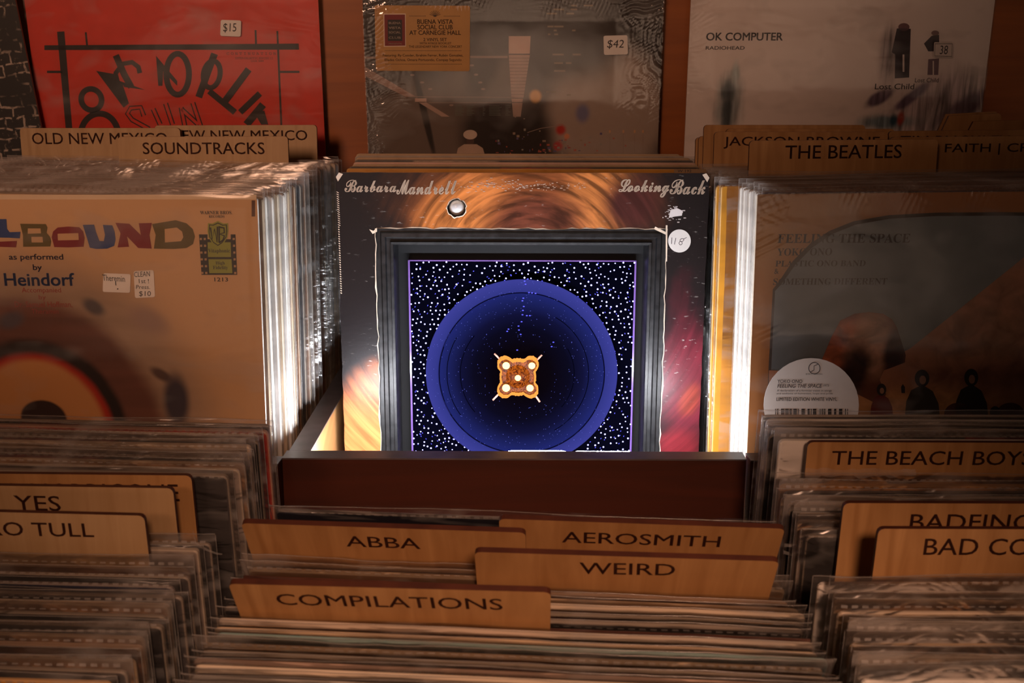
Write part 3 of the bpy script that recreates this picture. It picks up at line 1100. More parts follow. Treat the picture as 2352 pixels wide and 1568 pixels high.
M_film_flat = film('clear_film_taut', 0.02, crease=0.12, scale=(10, 10, 30), gl=0.6)
sl = link('plastic_sleeve', sleeve_mesh(21, w=0.3225, h=0.3225, m=M_film_flat, amp=0.0006, t0=0.0062), root, Matrix.Translation((0, 0.0016, 0)))

# ------------------------------------------------------------------ upper right crate: the record with sky and dunes
n0 = 0.018
xl, ut = MR.hit(1740, 446, n0)
xc = xl + 0.157
A0 = Art(MR, n0, xc, 0.0)
m_kraft = blobs('kraft_print', (0.33, 0.138, 0.047), [lc(A0, 1850, 480, 150, 160, 0, 0.3, (0.37, 0.19, 0.08))], rough=0.35, wobble=0.2)
root, mb, A = face_record(MR, n0, xc, 0.0, 'record with grey-blue sky and sand dunes, front of the upper right crate', m_kraft, CARD['cream'][1])
OUT = [(1757, 1100), (1765, 850), (1775, 664), (1788, 648), (1820, 600), (1860, 560), (1905, 530), (1960, 508), (2040, 494), (2150, 488), (2300, 487), (2600, 490), (2660, 560), (2650, 1100)]
A.P(OUT, I((0.055, 0.042, 0.035)), 1)
INN = [(1762, 1100), (1771, 850), (1780, 668), (1795, 652), (1828, 606), (1866, 568), (1910, 538), (1964, 516), (2044, 502), (2150, 496), (2300, 495), (2590, 498), (2650, 565), (2640, 1100)]
A.P(INN, flat('print_sky', (0.155, 0.185, 0.205), 0.35, 0.06), 2)
m_sand = blobs('print_sand', (0.46, 0.23, 0.135), [lc(A0, 2300, 760, 260, 120, -40, 0.5, (0.36, 0.17, 0.10)), lc(A0, 2100, 960, 260, 60, 0, 0.6, (0.52, 0.29, 0.12))], rough=0.35, streak=0.3, streak_scale=(70, 1, 70))
A.P([(1762, 1100), (1766, 850), (1830, 852), (1900, 840), (1990, 850), (2090, 800), (2352, 590), (2470, 498), (2590, 498), (2650, 565), (2640, 1100)], m_sand, 3)
m_rock = blobs('print_rock', (0.16, 0.062, 0.036), [lc(A0, 1925, 800, 30, 80, 25, 0.5, (0.40, 0.11, 0.045)), lc(A0, 2000, 790, 45, 70, 0, 0.5, (0.50, 0.29, 0.19), 0.4), lc(A0, 2055, 810, 24, 60, 0, 0.4, (0.055, 0.022, 0.016)), lc(A0, 1965, 850, 30, 60, 10, 0.5, (0.05, 0.02, 0.015))], rough=0.35, streak=0.5, streak_scale=(60, 1, 90), wobble=0.6, nscale=30)
A.P([(1880, 842), (1893, 812), (1910, 772), (1930, 735), (1962, 720), (1995, 716), (2028, 720), (2048, 732), (2060, 752), (2072, 790), (2080, 815), (2078, 832), (2052, 842), (2030, 850), (2020, 872), (2035, 905), (2020, 930), (1960, 900), (1930, 862)], m_rock, 4)
DK, RD = I((0.020, 0.014, 0.012)), I((0.16, 0.022, 0.018))
SKIN = I((0.40, 0.22, 0.14))
for cx, y0, y1, w, m2 in ((2024, 880, 962, 26, RD), (2117, 848, 966, 40, I((0.035, 0.028, 0.018))), (2230, 846, 966, 38, DK)):
    h = y1 - y0
    A.P([(cx - w, y1), (cx - w * 0.9, y0 + h * 0.62), (cx - w * 0.62, y0 + h * 0.40), (cx - w * 0.2, y0 + h * 0.33), (cx + w * 0.2, y0 + h * 0.33), (cx + w * 0.62, y0 + h * 0.42), (cx + w * 0.95, y0 + h * 0.66), (cx + w * 1.05, y1)], m2, 5)
    A.E(cx, y0 + h * 0.17, w * 0.42, h * 0.17, DK, 6)
    A.E(cx + w * 0.03, y0 + h * 0.20, w * 0.19, h * 0.085, SKIN, 8)
A.P([(2070, 902), (2069, 888), (2073, 881), (2078, 888), (2078, 902)], DK, 5)
A.E(2285, 946, 12, 14, DK, 5)
for cx in (2200, 2320):
    A.E(cx, 950, 32, 26, I((0.085, 0.022, 0.014)), 5)
DKT = I((0.040, 0.034, 0.032))
for st, x0, y0, x1, y1 in (('FEELING THE SPACE', 1785, 537, 2089, 558), ('YOKO ONO', 1784, 570, 1910, 587), ('PLASTIC ONO BAND', 1780, 598, 1987, 612), ('&', 1778, 617, 1788, 629), ('SOMETHING DIFFERENT', 1775, 639, 2036, 654)):
    A.T(serif(st), x0, y0, x1, y1, DKT, 4, dy=-1, it=0.05)
mb.build('cover', root)


def bar(B):
    rnd = random.Random(3)
    x = 1778
    while x < 1944:
        w = rnd.choice((1.4, 2, 2.6, 5, 8))
        B.R(x, 936, x + w, 975, M_black, 1)
        x += w + rnd.choice((2, 2.6, 3.4, 6))


sticker(A, root, px_ellipse(1861, 928, 109, 108), 'round white sticker with a barcode and LIMITED EDITION lettering', [
    bar,
    lambda B: B.ring(1868, 843, 13, 13, 1.6, M_pen), lambda B: B.line([(1859, 852), (1867, 847), (1867, 838), (1876, 834)], 1.4, M_pen),
    lambda B: B.T('SECRETLY CANADIAN', 1848, 855, 1886, 858, M_pen, 1),
    lambda B: B.T('YOKO ONO', 1783, 869, 1840, 877, M_pen, 1, bold=0.01),
    lambda B: B.T('FEELING THE SPACE', 1783, 879, 1884, 888, M_pen, 1, bold=0.015, it=0.15), lambda B: B.T('1973', 1888, 880, 1901, 885, M_pen, 1),
    lambda B: B.T('A declaration of a feminist vision in songs', 1782, 892, 1907, 898, M_pen, 1), lambda B: B.T('and anthems of humanism, hope and pride', 1781, 899, 1910, 904, M_pen, 1),
    lambda B: B.T('LIMITED EDITION WHITE VINYL', 1781, 910, 1920, 918, M_pen, 1, bold=0.02)], name='round_sticker', layer=24)
shrink(root, 0.0006, 0.03, 3)

# ------------------------------------------------------------------ top row
# orange record
n0 = 0.0
xl, _ = TL_.hit(57, 10, n0)
xr, _ = TL_.hit(731, 10, n0)
xc = (xl + xr) / 2
m_or = flat('orange_red_print', (0.56, 0.030, 0.010), 0.5, 0.06)
root, mb, A = face_record(TL_, n0, xc, 0.0, 'orange-red record with black poster letters in the top row', m_or, CARD['red'][1], size=((xr - xl) / 2, 0.3145))
K = I((0.016, 0.012, 0.011))
A.P([(102, 104), (686, 100), (687, 114), (102, 115)], K, 1)
A.P([(131, 73), (148, 72), (169, 330), (154, 330)], K, 1)
A.line([(637, 71), (648, 330)], 4.5, K, 1)
A.line([(197, 74), (200, 104)], 4.5, K, 1)
A.line([(587, 69), (588, 101)], 4.5, K, 1)
A.line([(108, 165), (143, 165)], 5.5, K, 1)
A.line([(643, 165), (688, 165)], 5, K, 1)


def crop(pts): return [(x / 2.8, y / 2.8) for x, y in pts]


A.ring(588 / 2.8, 640 / 2.8, 25, 23, 13, K, 1, rot=60)
A.ring(640 / 2.8, 870 / 2.8, 43, 50, 14, K, 1, a0=180, a1=360)
A.P(crop([(618, 455), (760, 480), (770, 520), (935, 578), (800, 560), (790, 545), (830, 665), (795, 692)]), K, 1)
A.line(crop([(745, 355), (800, 480), (845, 560)]), 15, K, 2)
A.line(crop([(740, 540), (745, 470), (790, 410), (850, 400), (890, 430), (900, 470)]), 11, K, 3)
A.P(crop([(1003, 357), (1140, 520), (1140, 552), (1050, 460), (1045, 552), (1018, 552)]), K, 1)
A.ring(1143 / 2.8, 477 / 2.8, 26, 47, 13.5, K, 2)
A.line(crop([(1380, 345), (1278, 625)]), 16, K, 1)
A.ring(1362 / 2.8, 478 / 2.8, 19, 31, 12, K, 2, rot=10)
A.line(crop([(1345, 585), (1512, 722)]), 14, K, 3)
A.line(crop([(1600, 445), (1440, 660)]), 16, K, 4)
A.line(crop([(1672, 600), (1545, 722)]), 14, K, 4)
A.line(crop([(1692, 672), (1585, 800)]), 17, K, 4)
A.P(crop([(1640, 730), (1700, 710), (1725, 800), (1680, 800)]), K, 5)
for w, m, ly in ((12, K, 1), (6.5, m_or, 2)):
    A.line(crop([(925, 745), (905, 690), (840, 695), (820, 730), (850, 770), (960, 830)]), w, m, ly)
    A.line(crop([(985, 700), (1030, 800)]), w, m, ly)
    A.line(crop([(1065, 665), (1110, 800)]), w, m, ly)
    A.line(crop([(1165, 690), (1190, 815)]), w, m, ly)
    A.line(crop([(1165, 700), (1275, 800)]), w, m, ly)
    A.line(crop([(1240, 660), (1290, 810)]), w, m, ly)
A.T(mono('C O N T I N U A T I O N'), 521, 120, 634, 126, K, 2)
A.T(mono('INTER-GALACTIC SERIES II'), 540, 131, 627, 136, K, 2)
A.T(mono('GSR 580'), 576, 138, 606, 142, K, 2)
mb.build('cover', root)
sticker(A, root, px_round(508, 46, 555, 83, 4, 2), 'white price sticker handwritten $15',
        [lambda B: B.T('$15', 514, 53, 544, 75, M_pen, 1, it=0.12)], layer=24)
shrink(root, 0.00035, 0.02, 8, w=xr - xl + 0.001)

# brick patterned record
t = NT('sketched_brick_print')
co = t.coord()
br = t.n('ShaderNodeTexBrick', Vector=t.n('ShaderNodeMapping', Vector=t.n('ShaderNodeVectorMath', {'operation': 'ADD'}, i0=co, i1=t.n('ShaderNodeVectorMath', {'operation': 'SCALE'}, i0=t.n('ShaderNodeTexNoise', Vector=co, Scale=40.0).outputs[1], Scale=0.012).outputs[0]).outputs[0], Rotation=(R(90), 0, 0)).outputs[0], Color1=(0.012, 0.011, 0.010, 1), Color2=(0.02, 0.017, 0.015, 1), Mortar=(0.42, 0.34, 0.28, 1), Scale=22.0, Mortar_Size=0.03, Mortar_Smooth=0.6)
nz = t.noise(120.0, co, 6.0)
nz2 = t.noise(25.0, co, 4.0)
c = t.mix(t.math('MULTIPLY', t.rng(nz, 0.42, 0.5), t.rng(nz2, 0.36, 0.5)), (0.014, 0.012, 0.011), br.outputs[0])
c = t.mix(t.math('MULTIPLY', t.rng(t.noise(240.0, co, 4.0), 0.60, 0.66), t.rng(nz2, 0.45, 0.6)), c, (0.36, 0.29, 0.24))
m_brick = t.pbr(c, 0.5)
xr_, _ = TL_.hit(22, 2, -0.008)
root, mb, A = face_record(TL_, -0.012, xr_ - 0.157 + 0.030, 0.022, 'black record with sketched white bricks at the left edge, leaning sideways', m_brick, CARD['charcoal'][1], rot=-4.6)
mb.build('cover', root)

# night street record
n0 = 0.0
xl, _ = TC_.hit(833, 5, n0)
xr, _ = TC_.hit(1524, 5, n0)
xc = (xl + xr) / 2
A0 = Art(TC_, n0, xc, 0.0)
m_night = blobs('night_print_with_veil', (0.030, 0.024, 0.021), [
    lc(A0, 1390, 260, 130, 160, 0, 0.22, (0.36, 0.29, 0.245)),  # this blob and the next: the film's grey reflection painted into the print
    lc(A0, 970, 300, 120, 110, 0, 0.3, (0.15, 0.115, 0.095)),
    lc(A0, 1110, 215, 110, 90, 0, 0.3, (0.12, 0.095, 0.08)),
    lc(A0, 1320, 90, 110, 90, 0, 0.4, (0.045, 0.035, 0.030)),
    lc(A0, 1160, 310, 100, 80, 0, 0.25, (0.022, 0.016, 0.014)),
    lc(A0, 1110, 150, 34, 70, 20, 0.4, (0.03, 0.023, 0.02)),
    lc(A0, 975, 260, 8, 110, -12, 0.3, (0.02, 0.016, 0.014)),
    lc(A0, 1230, 221, 13, 14, 0, 0.35, (0.75, 0.42, 0.10), 0, 0.02),
    lc(A0, 1288, 298, 11, 11, 0, 0.5, (0.45, 0.03, 0.02), 0, 0.05),
    lc(A0, 1282, 335, 10, 10, 0, 0.5, (0.45, 0.03, 0.03), 0, 0.05),
    lc(A0, 1302, 313, 6, 6, 0, 0.5, (0.70, 0.25, 0.10), 0, 0.05),
    lc(A0, 1338, 260, 15, 20, 0, 0.5, (0.17, 0.17, 0.28), 0, 0.1),
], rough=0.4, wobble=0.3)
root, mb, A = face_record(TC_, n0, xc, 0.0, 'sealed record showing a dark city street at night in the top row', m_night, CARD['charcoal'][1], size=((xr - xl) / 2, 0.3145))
PINK, DIM = I((0.52, 0.36, 0.29)), I((0.30, 0.22, 0.18))


def q2(pts): return [(756 + x / 2.8, y / 2.8) for x, y in pts]


A.P(q2([(1155, 232), (1296, 232), (1290, 345), (1155, 345)]), PINK, 1)
SL = I((0.42, 0.29, 0.235))
A.P(q2([(1155, 352), (1291, 352), (1250, 628), (1172, 628)]), SL, 1)
for i in range(13):
    f0 = i / 13
    a = (1155 + 17 * f0, 352 + 276 * f0)
    b = (1291 - 41 * f0, 352 + 276 * f0)
    A.line(q2([a, b]), 1.2, I((0.14, 0.06, 0.045)), 2)
A.P(q2([(1172, 634), (1248, 634), (1243, 656), (1176, 656)]), PINK, 1)
A.P(q2([(1176, 660), (1244, 660), (1232, 750), (1184, 750)]), SL, 1)
A.P(q2([(230, 428), (560, 622), (490, 622), (232, 490)]), SL, 1)
for i in range(16):
    f0 = i / 16
    A.line(q2([(232, 432 + 58 * f0), (555 - 65 * f0, 622)]), 1.0, I((0.20, 0.10, 0.075)), 2) if i % 3 == 0 else None
A.P(q2([(552, 632), (626, 632), (626, 654), (552, 654)]), PINK, 1)
A.P(q2([(575, 658), (625, 658), (775, 750), (725, 750)]), SL, 1)
for a, b, w in (((228, 371), (300, 371), 5), ((906, 366), (1148, 366), 5), ((560, 622), (1170, 625), 1.6), ((640, 660), (1172, 660), 1.4)):
    A.line(q2([a, b]), w, DIM, 1)
for x, y in ((535, 482), (598, 530), (650, 572), (945, 480), (972, 530), (990, 572), (918, 420), (786, 676)):
    A.E(756 + x / 2.8, y / 2.8, 5, 2.4, DIM, 1, 12)
rnd = random.Random(5)
for y in (30, 55, 82, 165, 190, 215, 345, 400, 450, 585, 605):
    for k in range(2):
        x = rnd.choice((1400, 1440, 1470, 1525, 1560, 1630)) + rnd.uniform(-8, 8)
        w = rnd.uniform(15, 75)
        A.R(756 + x / 2.8, y / 2.8, 756 + (x + w) / 2.8, (y + 11) / 2.8, I((0.26, 0.20, 0.13)), 1)
for i in range(7):
    for x0, x1 in ((808, 870), (885, 935), (988, 1008), (1028, 1110), (1135, 1168)):
        A.R(756 + x0 / 2.8, (678 + i * 10) / 2.8, 756 + (x1 - rnd.uniform(0, 18)) / 2.8, (681 + i * 10) / 2.8, I((0.13, 0.17, 0.14)), 1)
A.line(q2([(1275, 852), (1360, 825), (1495, 805)]), 1.4, DIM, 1)
for i in range(70):
    x = rnd.gauss(1300, 260)
    if not 1060 < x < 2040:
        continue
    y = 985 - abs(rnd.gauss(0, 60)) - (rnd.uniform(0, 200) if 1170 < x < 1270 else 0)
    A.R(756 + x / 2.8, y / 2.8, 756 + (x + rnd.uniform(4, 22)) / 2.8, (y + rnd.uniform(4, 16)) / 2.8,
        I(rnd.choice(((0.35, 0.03, 0.04), (0.30, 0.22, 0.16), (0.10, 0.08, 0.20), (0.45, 0.10, 0.05), (0.28, 0.26, 0.22)))), 1)
for x in (1805, 1892, 1965, 2018):
    A.line(q2([(x, 985), (x, 845 + rnd.uniform(-20, 20))]), 1.0, DIM, 1)
    A.E(756 + x / 2.8, 845 / 2.8, 2.5, 4, I((0.55, 0.33, 0.18)), 2, 10)
A.E(1080, 309, 16, 11, I((0.55, 0.45, 0.37)), 2)
A.P([(1047, 360), (1052, 340), (1066, 331), (1095, 331), (1109, 340), (1115, 360)], I((0.46, 0.34, 0.26)), 2)
A.E(1080, 324, 9, 10, I((0.06, 0.028, 0.02)), 1)
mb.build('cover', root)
OCH = flat('ochre_label', (0.42, 0.215, 0.050), 0.5, 0.05)
BRN = I((0.045, 0.022, 0.008))


def ochre(B):
    B.P(q2([(350, 86), (494, 86), (496, 298), (353, 300)]), I((0.62, 0.48, 0.36)), 1)
    B.P(q2([(357, 93), (489, 93), (491, 292), (360, 294)]), I((0.17, 0.012, 0.014)), 2)
    B.P(q2([(378, 126), (470, 126), (472, 262), (380, 262)]), M_black, 3)
    for st, y in (('BUENA', 140), ('VISTA', 171), ('SOCIAL', 200), ('CLUB', 234)):
        B.T(st, 756 + 386 / 2.8, y / 2.8, 756 + 462 / 2.8, (y + 14) / 2.8, I((0.60, 0.50, 0.42)), 4, bold=0.04)
    B.T('PRESENTS', 756 + 386 / 2.8, 276 / 2.8, 756 + 467 / 2.8, 284 / 2.8, I((0.55, 0.45, 0.35)), 4, bold=0.03)
    for st, x0, y0, x1, y1 in (('BUENA VISTA', 569, 124, 797, 153), ('SOCIAL CLUB', 570, 159, 795, 188), ('AT CARNEGIE HALL', 518, 195, 848, 223), ('2 VINYL SET', 608, 243, 758, 263)):
        B.T(st, 756 + x0 / 2.8, y0 / 2.8, 756 + x1 / 2.8, y1 / 2.8, BRN, 1, bold=0.035)
    for st, x0, y0, x1, y1 in (('WITH 4 PAGE BOOKLET', 583, 270, 787, 284), ('THE LEGENDARY NEW YORK CONCERT', 515, 291, 855, 306),
                               ('Featuring: Ry Cooder, Ibrahim Ferrer, Rubén González,', 348, 346, 862, 367), ('Eliades Ochoa, Omara Portuondo, Compay Segundo', 360, 375, 852, 396)):
        B.T(st, 756 + x0 / 2.8, y0 / 2.8, 756 + x1 / 2.8, y1 / 2.8, BRN, 1, bold=0.02)
    for x0, x1, y in ((360, 850, 325), (362, 850, 411), (518, 625, 102), (738, 846, 103)):
        x = x0
        while x < x1:
            B.R(756 + x / 2.8, y / 2.8 - 0.7, 756 + (x + 5) / 2.8, y / 2.8 + 0.7, BRN, 1)
            x += 9
    for k in range(9):
        a = R(200 + 140 * k / 8)
        B.line([(756 + (682 + 12 * math.cos(a)) / 2.8, (104 + 12 * math.sin(a)) / 2.8), (756 + (682 + 38 * math.cos(a)) / 2.8, (104 + 38 * math.sin(a)) / 2.8)], 1.1, BRN, 1)
    B.E(756 + 682 / 2.8, 101 / 2.8, 4, 2.5, BRN, 1, 12)


sticker(A, root, [(864, 12), (1077, 13), (1080, 16), (1079, 160), (1076, 163), (867, 162), (864, 158), (861, 16)], 'ochre hype sticker describing a two record concert set', [ochre], OCH, 'hype_sticker', layer=22)
sticker(A, root, px_round(1386, 81, 1441, 125, 4, -1.5), 'white price sticker handwritten $42', [lambda B: B.T('$42', 1393, 91, 1431, 112, M_pen, 1, it=0.12)], layer=30)
M_shrink_hard = film('shrink_film_pleated', 0.015, crease=0.10, scale=(10, 10, 18), rough=0.08, gl=2.2)
shrink(root, 0.0024, 0.05, 5, w=xr - xl + 0.001, m=M_shrink_hard, left=0.8, right=1.2)

# white record with teal smears
xl, _ = TR_.hit(1587, 5, n0)
xr, _ = TR_.hit(2285, 5, n0)
xc = (xl + xr) / 2
A0 = Art(TR_, n0, xc, 0.0)
m_ok = blobs('white_smear_print', (0.72, 0.66, 0.64), [
    lc(A0, 1675, 240, 30, 70, 0, 0.5, (0.36, 0.40, 0.41), 0.5),
    lc(A0, 1672, 215, 14, 30, 0, 0.5, (0.12, 0.15, 0.16), 0.4),
    lc(A0, 1670, 260, 11, 60, 0, 0.5, (0.08, 0.10, 0.11), 0.4),
    lc(A0, 1690, 165, 9, 25, 0, 0.6, (0.35, 0.42, 0.43), 0.5),
    lc(A0, 2150, 245, 120, 60, -25, 0.5, (0.50, 0.44, 0.46), 0.7),
    lc(A0, 2020, 225, 32, 13, -30, 0.4, (0.16, 0.12, 0.17), 0.5),
    lc(A0, 2090, 225, 50, 12, -38, 0.4, (0.17, 0.13, 0.19), 0.5),
    lc(A0, 2210, 250, 60, 22, -35, 0.4, (0.20, 0.15, 0.19), 0.4),
    lc(A0, 2040, 130, 18, 60, 0, 0.6, (0.38, 0.33, 0.34), 0.7),
    lc(A0, 2035, 280, 60, 16, 0, 0.5, (0.22, 0.30, 0.34), 0.6),
    lc(A0, 2068, 272, 9, 16, 0, 0.5, (0.40, 0.06, 0.03), 0),
    lc(A0, 2052, 275, 9, 14, 0, 0.5, (0.03, 0.08, 0.12), 0),
], rough=0.35, streak=0.2, streak_scale=(160, 1, 14), wobble=0.6, nscale=35)
root, mb, A = face_record(TR_, n0, xc, 0.0, 'white record with black title and teal smears in the top row', m_ok, CARD['white'][1], size=((xr - xl) / 2, 0.3145))
KK = I((0.020, 0.016, 0.016))
A.T('OK COMPUTER', 1622, 75, 1797, 93, KK, 1, bold=0.05)
A.T('RADIOHEAD', 1621, 106, 1710, 114, KK, 1, bold=0.035)
PU = I((0.030, 0.020, 0.030))
A.P([(2060, 65), (2092, 66), (2088, 178), (2055, 180), (2056, 125), (2048, 120)], PU, 1)
A.E(2076, 62, 13, 9, I((0.16, 0.08, 0.09)), 1)
A.R(2073, 125, 2077, 165, m_ok, 2)
A.E(2148, 76, 9, 6, I((0.20, 0.12, 0.12)), 1)
A.P([(2140, 82), (2157, 80), (2157, 118), (2132, 118), (2122, 100)], PU, 1)
A.P([(2132, 136), (2157, 134), (2155, 172), (2130, 172)], I((0.17, 0.12, 0.15)), 1)
A.R(2142, 140, 2145, 172, m_ok, 2)
A.T('Lost Child', 2009, 192, 2099, 205, KK, 2, bold=0.03)
A.T('Lost Child', 2101, 179, 2155, 189, KK, 2, bold=0.01)
A.line([(2253, 180), (2252, 300)], 2, I((0.55, 0.48, 0.45)), 1)
mb.build('cover', root)
sticker(A, root, px_round(2142, 97, 2186, 131, 3, 2), 'small bordered price sticker handwritten 38',
        [lambda B: B.T('38', 2155, 104, 2173, 124, M_pen, 1), lambda B: B.line([(2145, 100), (2184, 100), (2183, 129), (2144, 128)], 1.4, M_pen, 1, True)], m=flat('sticker_grey', (0.62, 0.56, 0.53), 0.6, 0.03), layer=30)
shrink(root, 0.0009, 0.028, 6, w=xr - xl + 0.001, right=0.5)

# ------------------------------------------------------------------ upper middle crate: the cut-open record and the light box behind it
NB = 0.114
xl, utop = MC.hit(771, 396, NB)
xr, _ = MC.hit(1630, 396, NB)
xc = (xl + xr) / 2
hw = (xr - xl) / 2
UB = utop - 0.3145
print('cut cover: width', 2 * hw, 'base u', UB)
A0 = Art(MC, NB, xc, UB)
wl, wt = A0.l(862, 524)
wr, _ = A0.l(1532, 524)
WIN = wr - wl
wb = wt - WIN


def jag(p0, p1, k, amp, rnd):
    out = []
    for i in range(k):
        f0 = i / k
        dx, dz = p1[0] - p0[0], p1[1] - p0[1]
        L = math.hypot(dx, dz)
        o = rnd.uniform(-amp, amp) if i else 0
        out.append((p0[0] + dx * f0 - dz / L * o, p0[1] + dz * f0 + dx / L * o))
    return out


rnd = random.Random(4)
hole = jag((wl, wb), (wr, wb), 30, 0.0004, rnd) + jag((wr, wb), (wr, wt), 34, 0.0007, rnd) + jag((wr, wt), (wl, wt), 40, 0.0006, rnd) + jag((wl, wt), (wl, wb), 34, 0.0006, rnd)
hcx, hcz = A0.l(1049, 478)
hole2 = [(hcx + (0.0078 + rnd.uniform(-0.0004, 0.0007)) * math.cos(t), hcz + (0.0078 + rnd.uniform(-0.0004, 0.0006)) * math.sin(t)) for t in (2 * math.pi * i / 28 for i in range(28))]
m_hair = blobs('copper_hair_print', (0.010, 0.0075, 0.0085), [
    lc(A0, 1190, 470, 260, 120, 0, 0.45, (0.20, 0.060, 0.018), 0.6),
    lc(A0, 1060, 485, 105, 70, -35, 0.5, (0.46, 0.155, 0.040), 0.65),
    lc(A0, 1365, 480, 70, 110, 25, 0.45, (0.42, 0.145, 0.040), 0.65),
    lc(A0, 1230, 515, 110, 70, 0, 0.5, (0.095, 0.026, 0.014), 0.6),
    lc(A0, 1450, 470, 60, 60, 0, 0.5, (0.060, 0.016, 0.014), 0.3),
    lc(A0, 850, 950, 70, 110, 20, 0.45, (0.42, 0.120, 0.040), 0.55, 0.5),
    lc(A0, 840, 1010, 60, 80, 0, 0.5, (0.55, 0.20, 0.065), 0.4, 0.5),
    lc(A0, 1580, 850, 55, 150, 0, 0.5, (0.115, 0.012, 0.022), 0.3, 0.9),
    lc(A0, 1585, 915, 18, 34, 20, 0.6, (0.20, 0.030, 0.020), 0.4, 0.9),
    lc(A0, 1560, 1030, 50, 40, 0, 0.5, (0.15, 0.014, 0.020), 0.3, 0.8),
], rough=0.32, swirl=(*A0.l(1215, 640), 190, 2.2), wear=0.4, wobble=0.5, nscale=14)
M_torn = flat('torn_paper', (0.72, 0.60, 0.48), 0.9, 0.15)
root = thing('vinyl_record', 'worn black record cover with a square window cut through it, upper middle crate', 'record', MC.mat(xc, NB, UB))
mb = MB()
k = 0.0028
outer = [(-hw, 0)] + jag((-hw, 0.01), (-hw, 0.3145 - k), 40, 0.00035, rnd) + [(-hw + 0.0005, 0.3145 - k), (-hw + k * 1.4, 0.3145)] + jag((-hw + k * 2, 0.3145), (hw - k, 0.3145), 30, 0.0002, rnd) + [(hw - k, 0.3145), (hw, 0.3145 - k)] + jag((hw, 0.3145 - k), (hw, 0.0), 40, 0.0004, rnd) + [(hw, 0)]
mb.prism(outer, 0.0, 0.0028, m_hair, M_torn, holes=[hole[::-1], hole2[::-1]])
A = Art(MC, NB, xc, UB, mb)


def torn_lip(loop, wmin, wmax, rnd):
    """Frayed paper lip along a cut: a thin raised rim of bare board."""
    n = len(loop)
    cx = sum(p[0] for p in loop) / n
    cz = sum(p[1] for p in loop) / n
    vs, fs = [], []
    for p in loop:
        d = Vector((p[0] - cx, p[1] - cz))
        if abs(abs(d.x) - WIN / 2) < 0.002 and n > 40:
            d = Vector((math.copysign(1, d.x), 0))
        elif n > 40:
            d = Vector((0, math.copysign(1, d.y)))
        else:
            d.normalize()
        w = rnd.uniform(wmin, wmax) * (2.2 if rnd.random() < 0.07 else 1)
        vs += [(p[0] - d.x * 0.0003, -0.0005, p[1] - d.y * 0.0003), (p[0] + d.x * w, -0.00015, p[1] + d.y * w)]
    for i in range(n):
        j = (i + 1) % n
        fs.append((2 * i, 2 * j, 2 * j + 1, 2 * i + 1))
    mb.add(vs, fs, M_torn)


torn_lip(hole, 0.0001, 0.0007, rnd)
torn_lip(hole2, 0.0002, 0.0009, rnd)
for cx, cz, dx, dz in ((-hw, 0.3145, 1, -1), (hw, 0.3145, -1, -1)):
    mb.add([(cx + dx * 0.0028, -0.0002, cz), (cx, -0.0002, cz + dz * 0.0038), (cx + dx * 0.0018, -0.0006, cz + dz * 0.0075), (cx + dx * 0.0062, -0.0006, cz + dz * 0.0012)], [(0, 1, 2, 3)], M_torn)
# sliced corners of the cut-out
for pts in ([(848, 526), (858, 530), (866, 522), (866, 532), (856, 537)], [(1505, 520), (1532, 534), (1532, 540), (1502, 526)], [(1529, 517), (1533, 517), (1532, 600), (1529, 600)]):
    A.P(pts, M_torn, 3)
CRM = I((0.66, 0.52, 0.40))
A.T(script('Barbara'), 792, 413, 910, 441, CRM, 2, bold=0.024)
A.T(script('Mandrell'), 911, 413, 1049, 446, CRM, 2, bold=0.024)
A.T(script('Looking'), 1421, 412, 1536, 453, CRM, 2, bold=0.024)
A.T(script('Back'), 1538, 412, 1619, 446, CRM, 2, bold=0.024)
for i in range(16):
    A.line([(773 + i * 0.25, 440 + i * 5), (778 + i * 0.25, 443 + i * 5)], 1.6, CRM, 2)
for i in range(30):
    A.line([(776.5 + i * 0.2, 515 + i * 5.4), (779.5 + i * 0.2, 517 + i * 5.4)], 2.2, CRM, 2)
for i in range(60):
    x, y = rnd.gauss(1545, 12), rnd.gauss(490, 8)
    A.R(x, y, x + rnd.uniform(1, 7), y + rnd.uniform(1, 3), I((0.42, 0.38, 0.38)), 2)
A.P([(1540, 482), (1556, 478), (1568, 484), (1566, 495), (1550, 497), (1536, 500)], I((0.62, 0.58, 0.58)), 3)
for i in range(150):
    x, y = rnd.gauss(1190, 85), 428 + rnd.gauss(0, 6) - abs(rnd.gauss(0, 3))
    A.R(x, y, x + rnd.uniform(1, 6), y + rnd.uniform(0.6, 2), I((0.45, 0.33, 0.26)), 2)
mb.build('cover', root)
sticker(A, root, px_ellipse(1560.5, 553, 26, 26.5), 'round white sticker handwritten 118', m=flat('sticker_matte', (0.60, 0.58, 0.56), 0.7, 0.04), texts=[lambda B: B.line([(1543, 545), (1542, 560)], 1.3, M_pen), lambda B: B.line([(1552, 546), (1549, 561)], 1.3, M_pen),
        lambda B: B.ring(1566, 551, 4.5, 3.2, 1.2, M_pen, 1, rot=-20), lambda B: B.ring(1563, 558, 3.5, 4, 1.2, M_pen, 1), lambda B: B.line([(1569, 549), (1577, 545)], 1.1, M_pen)])

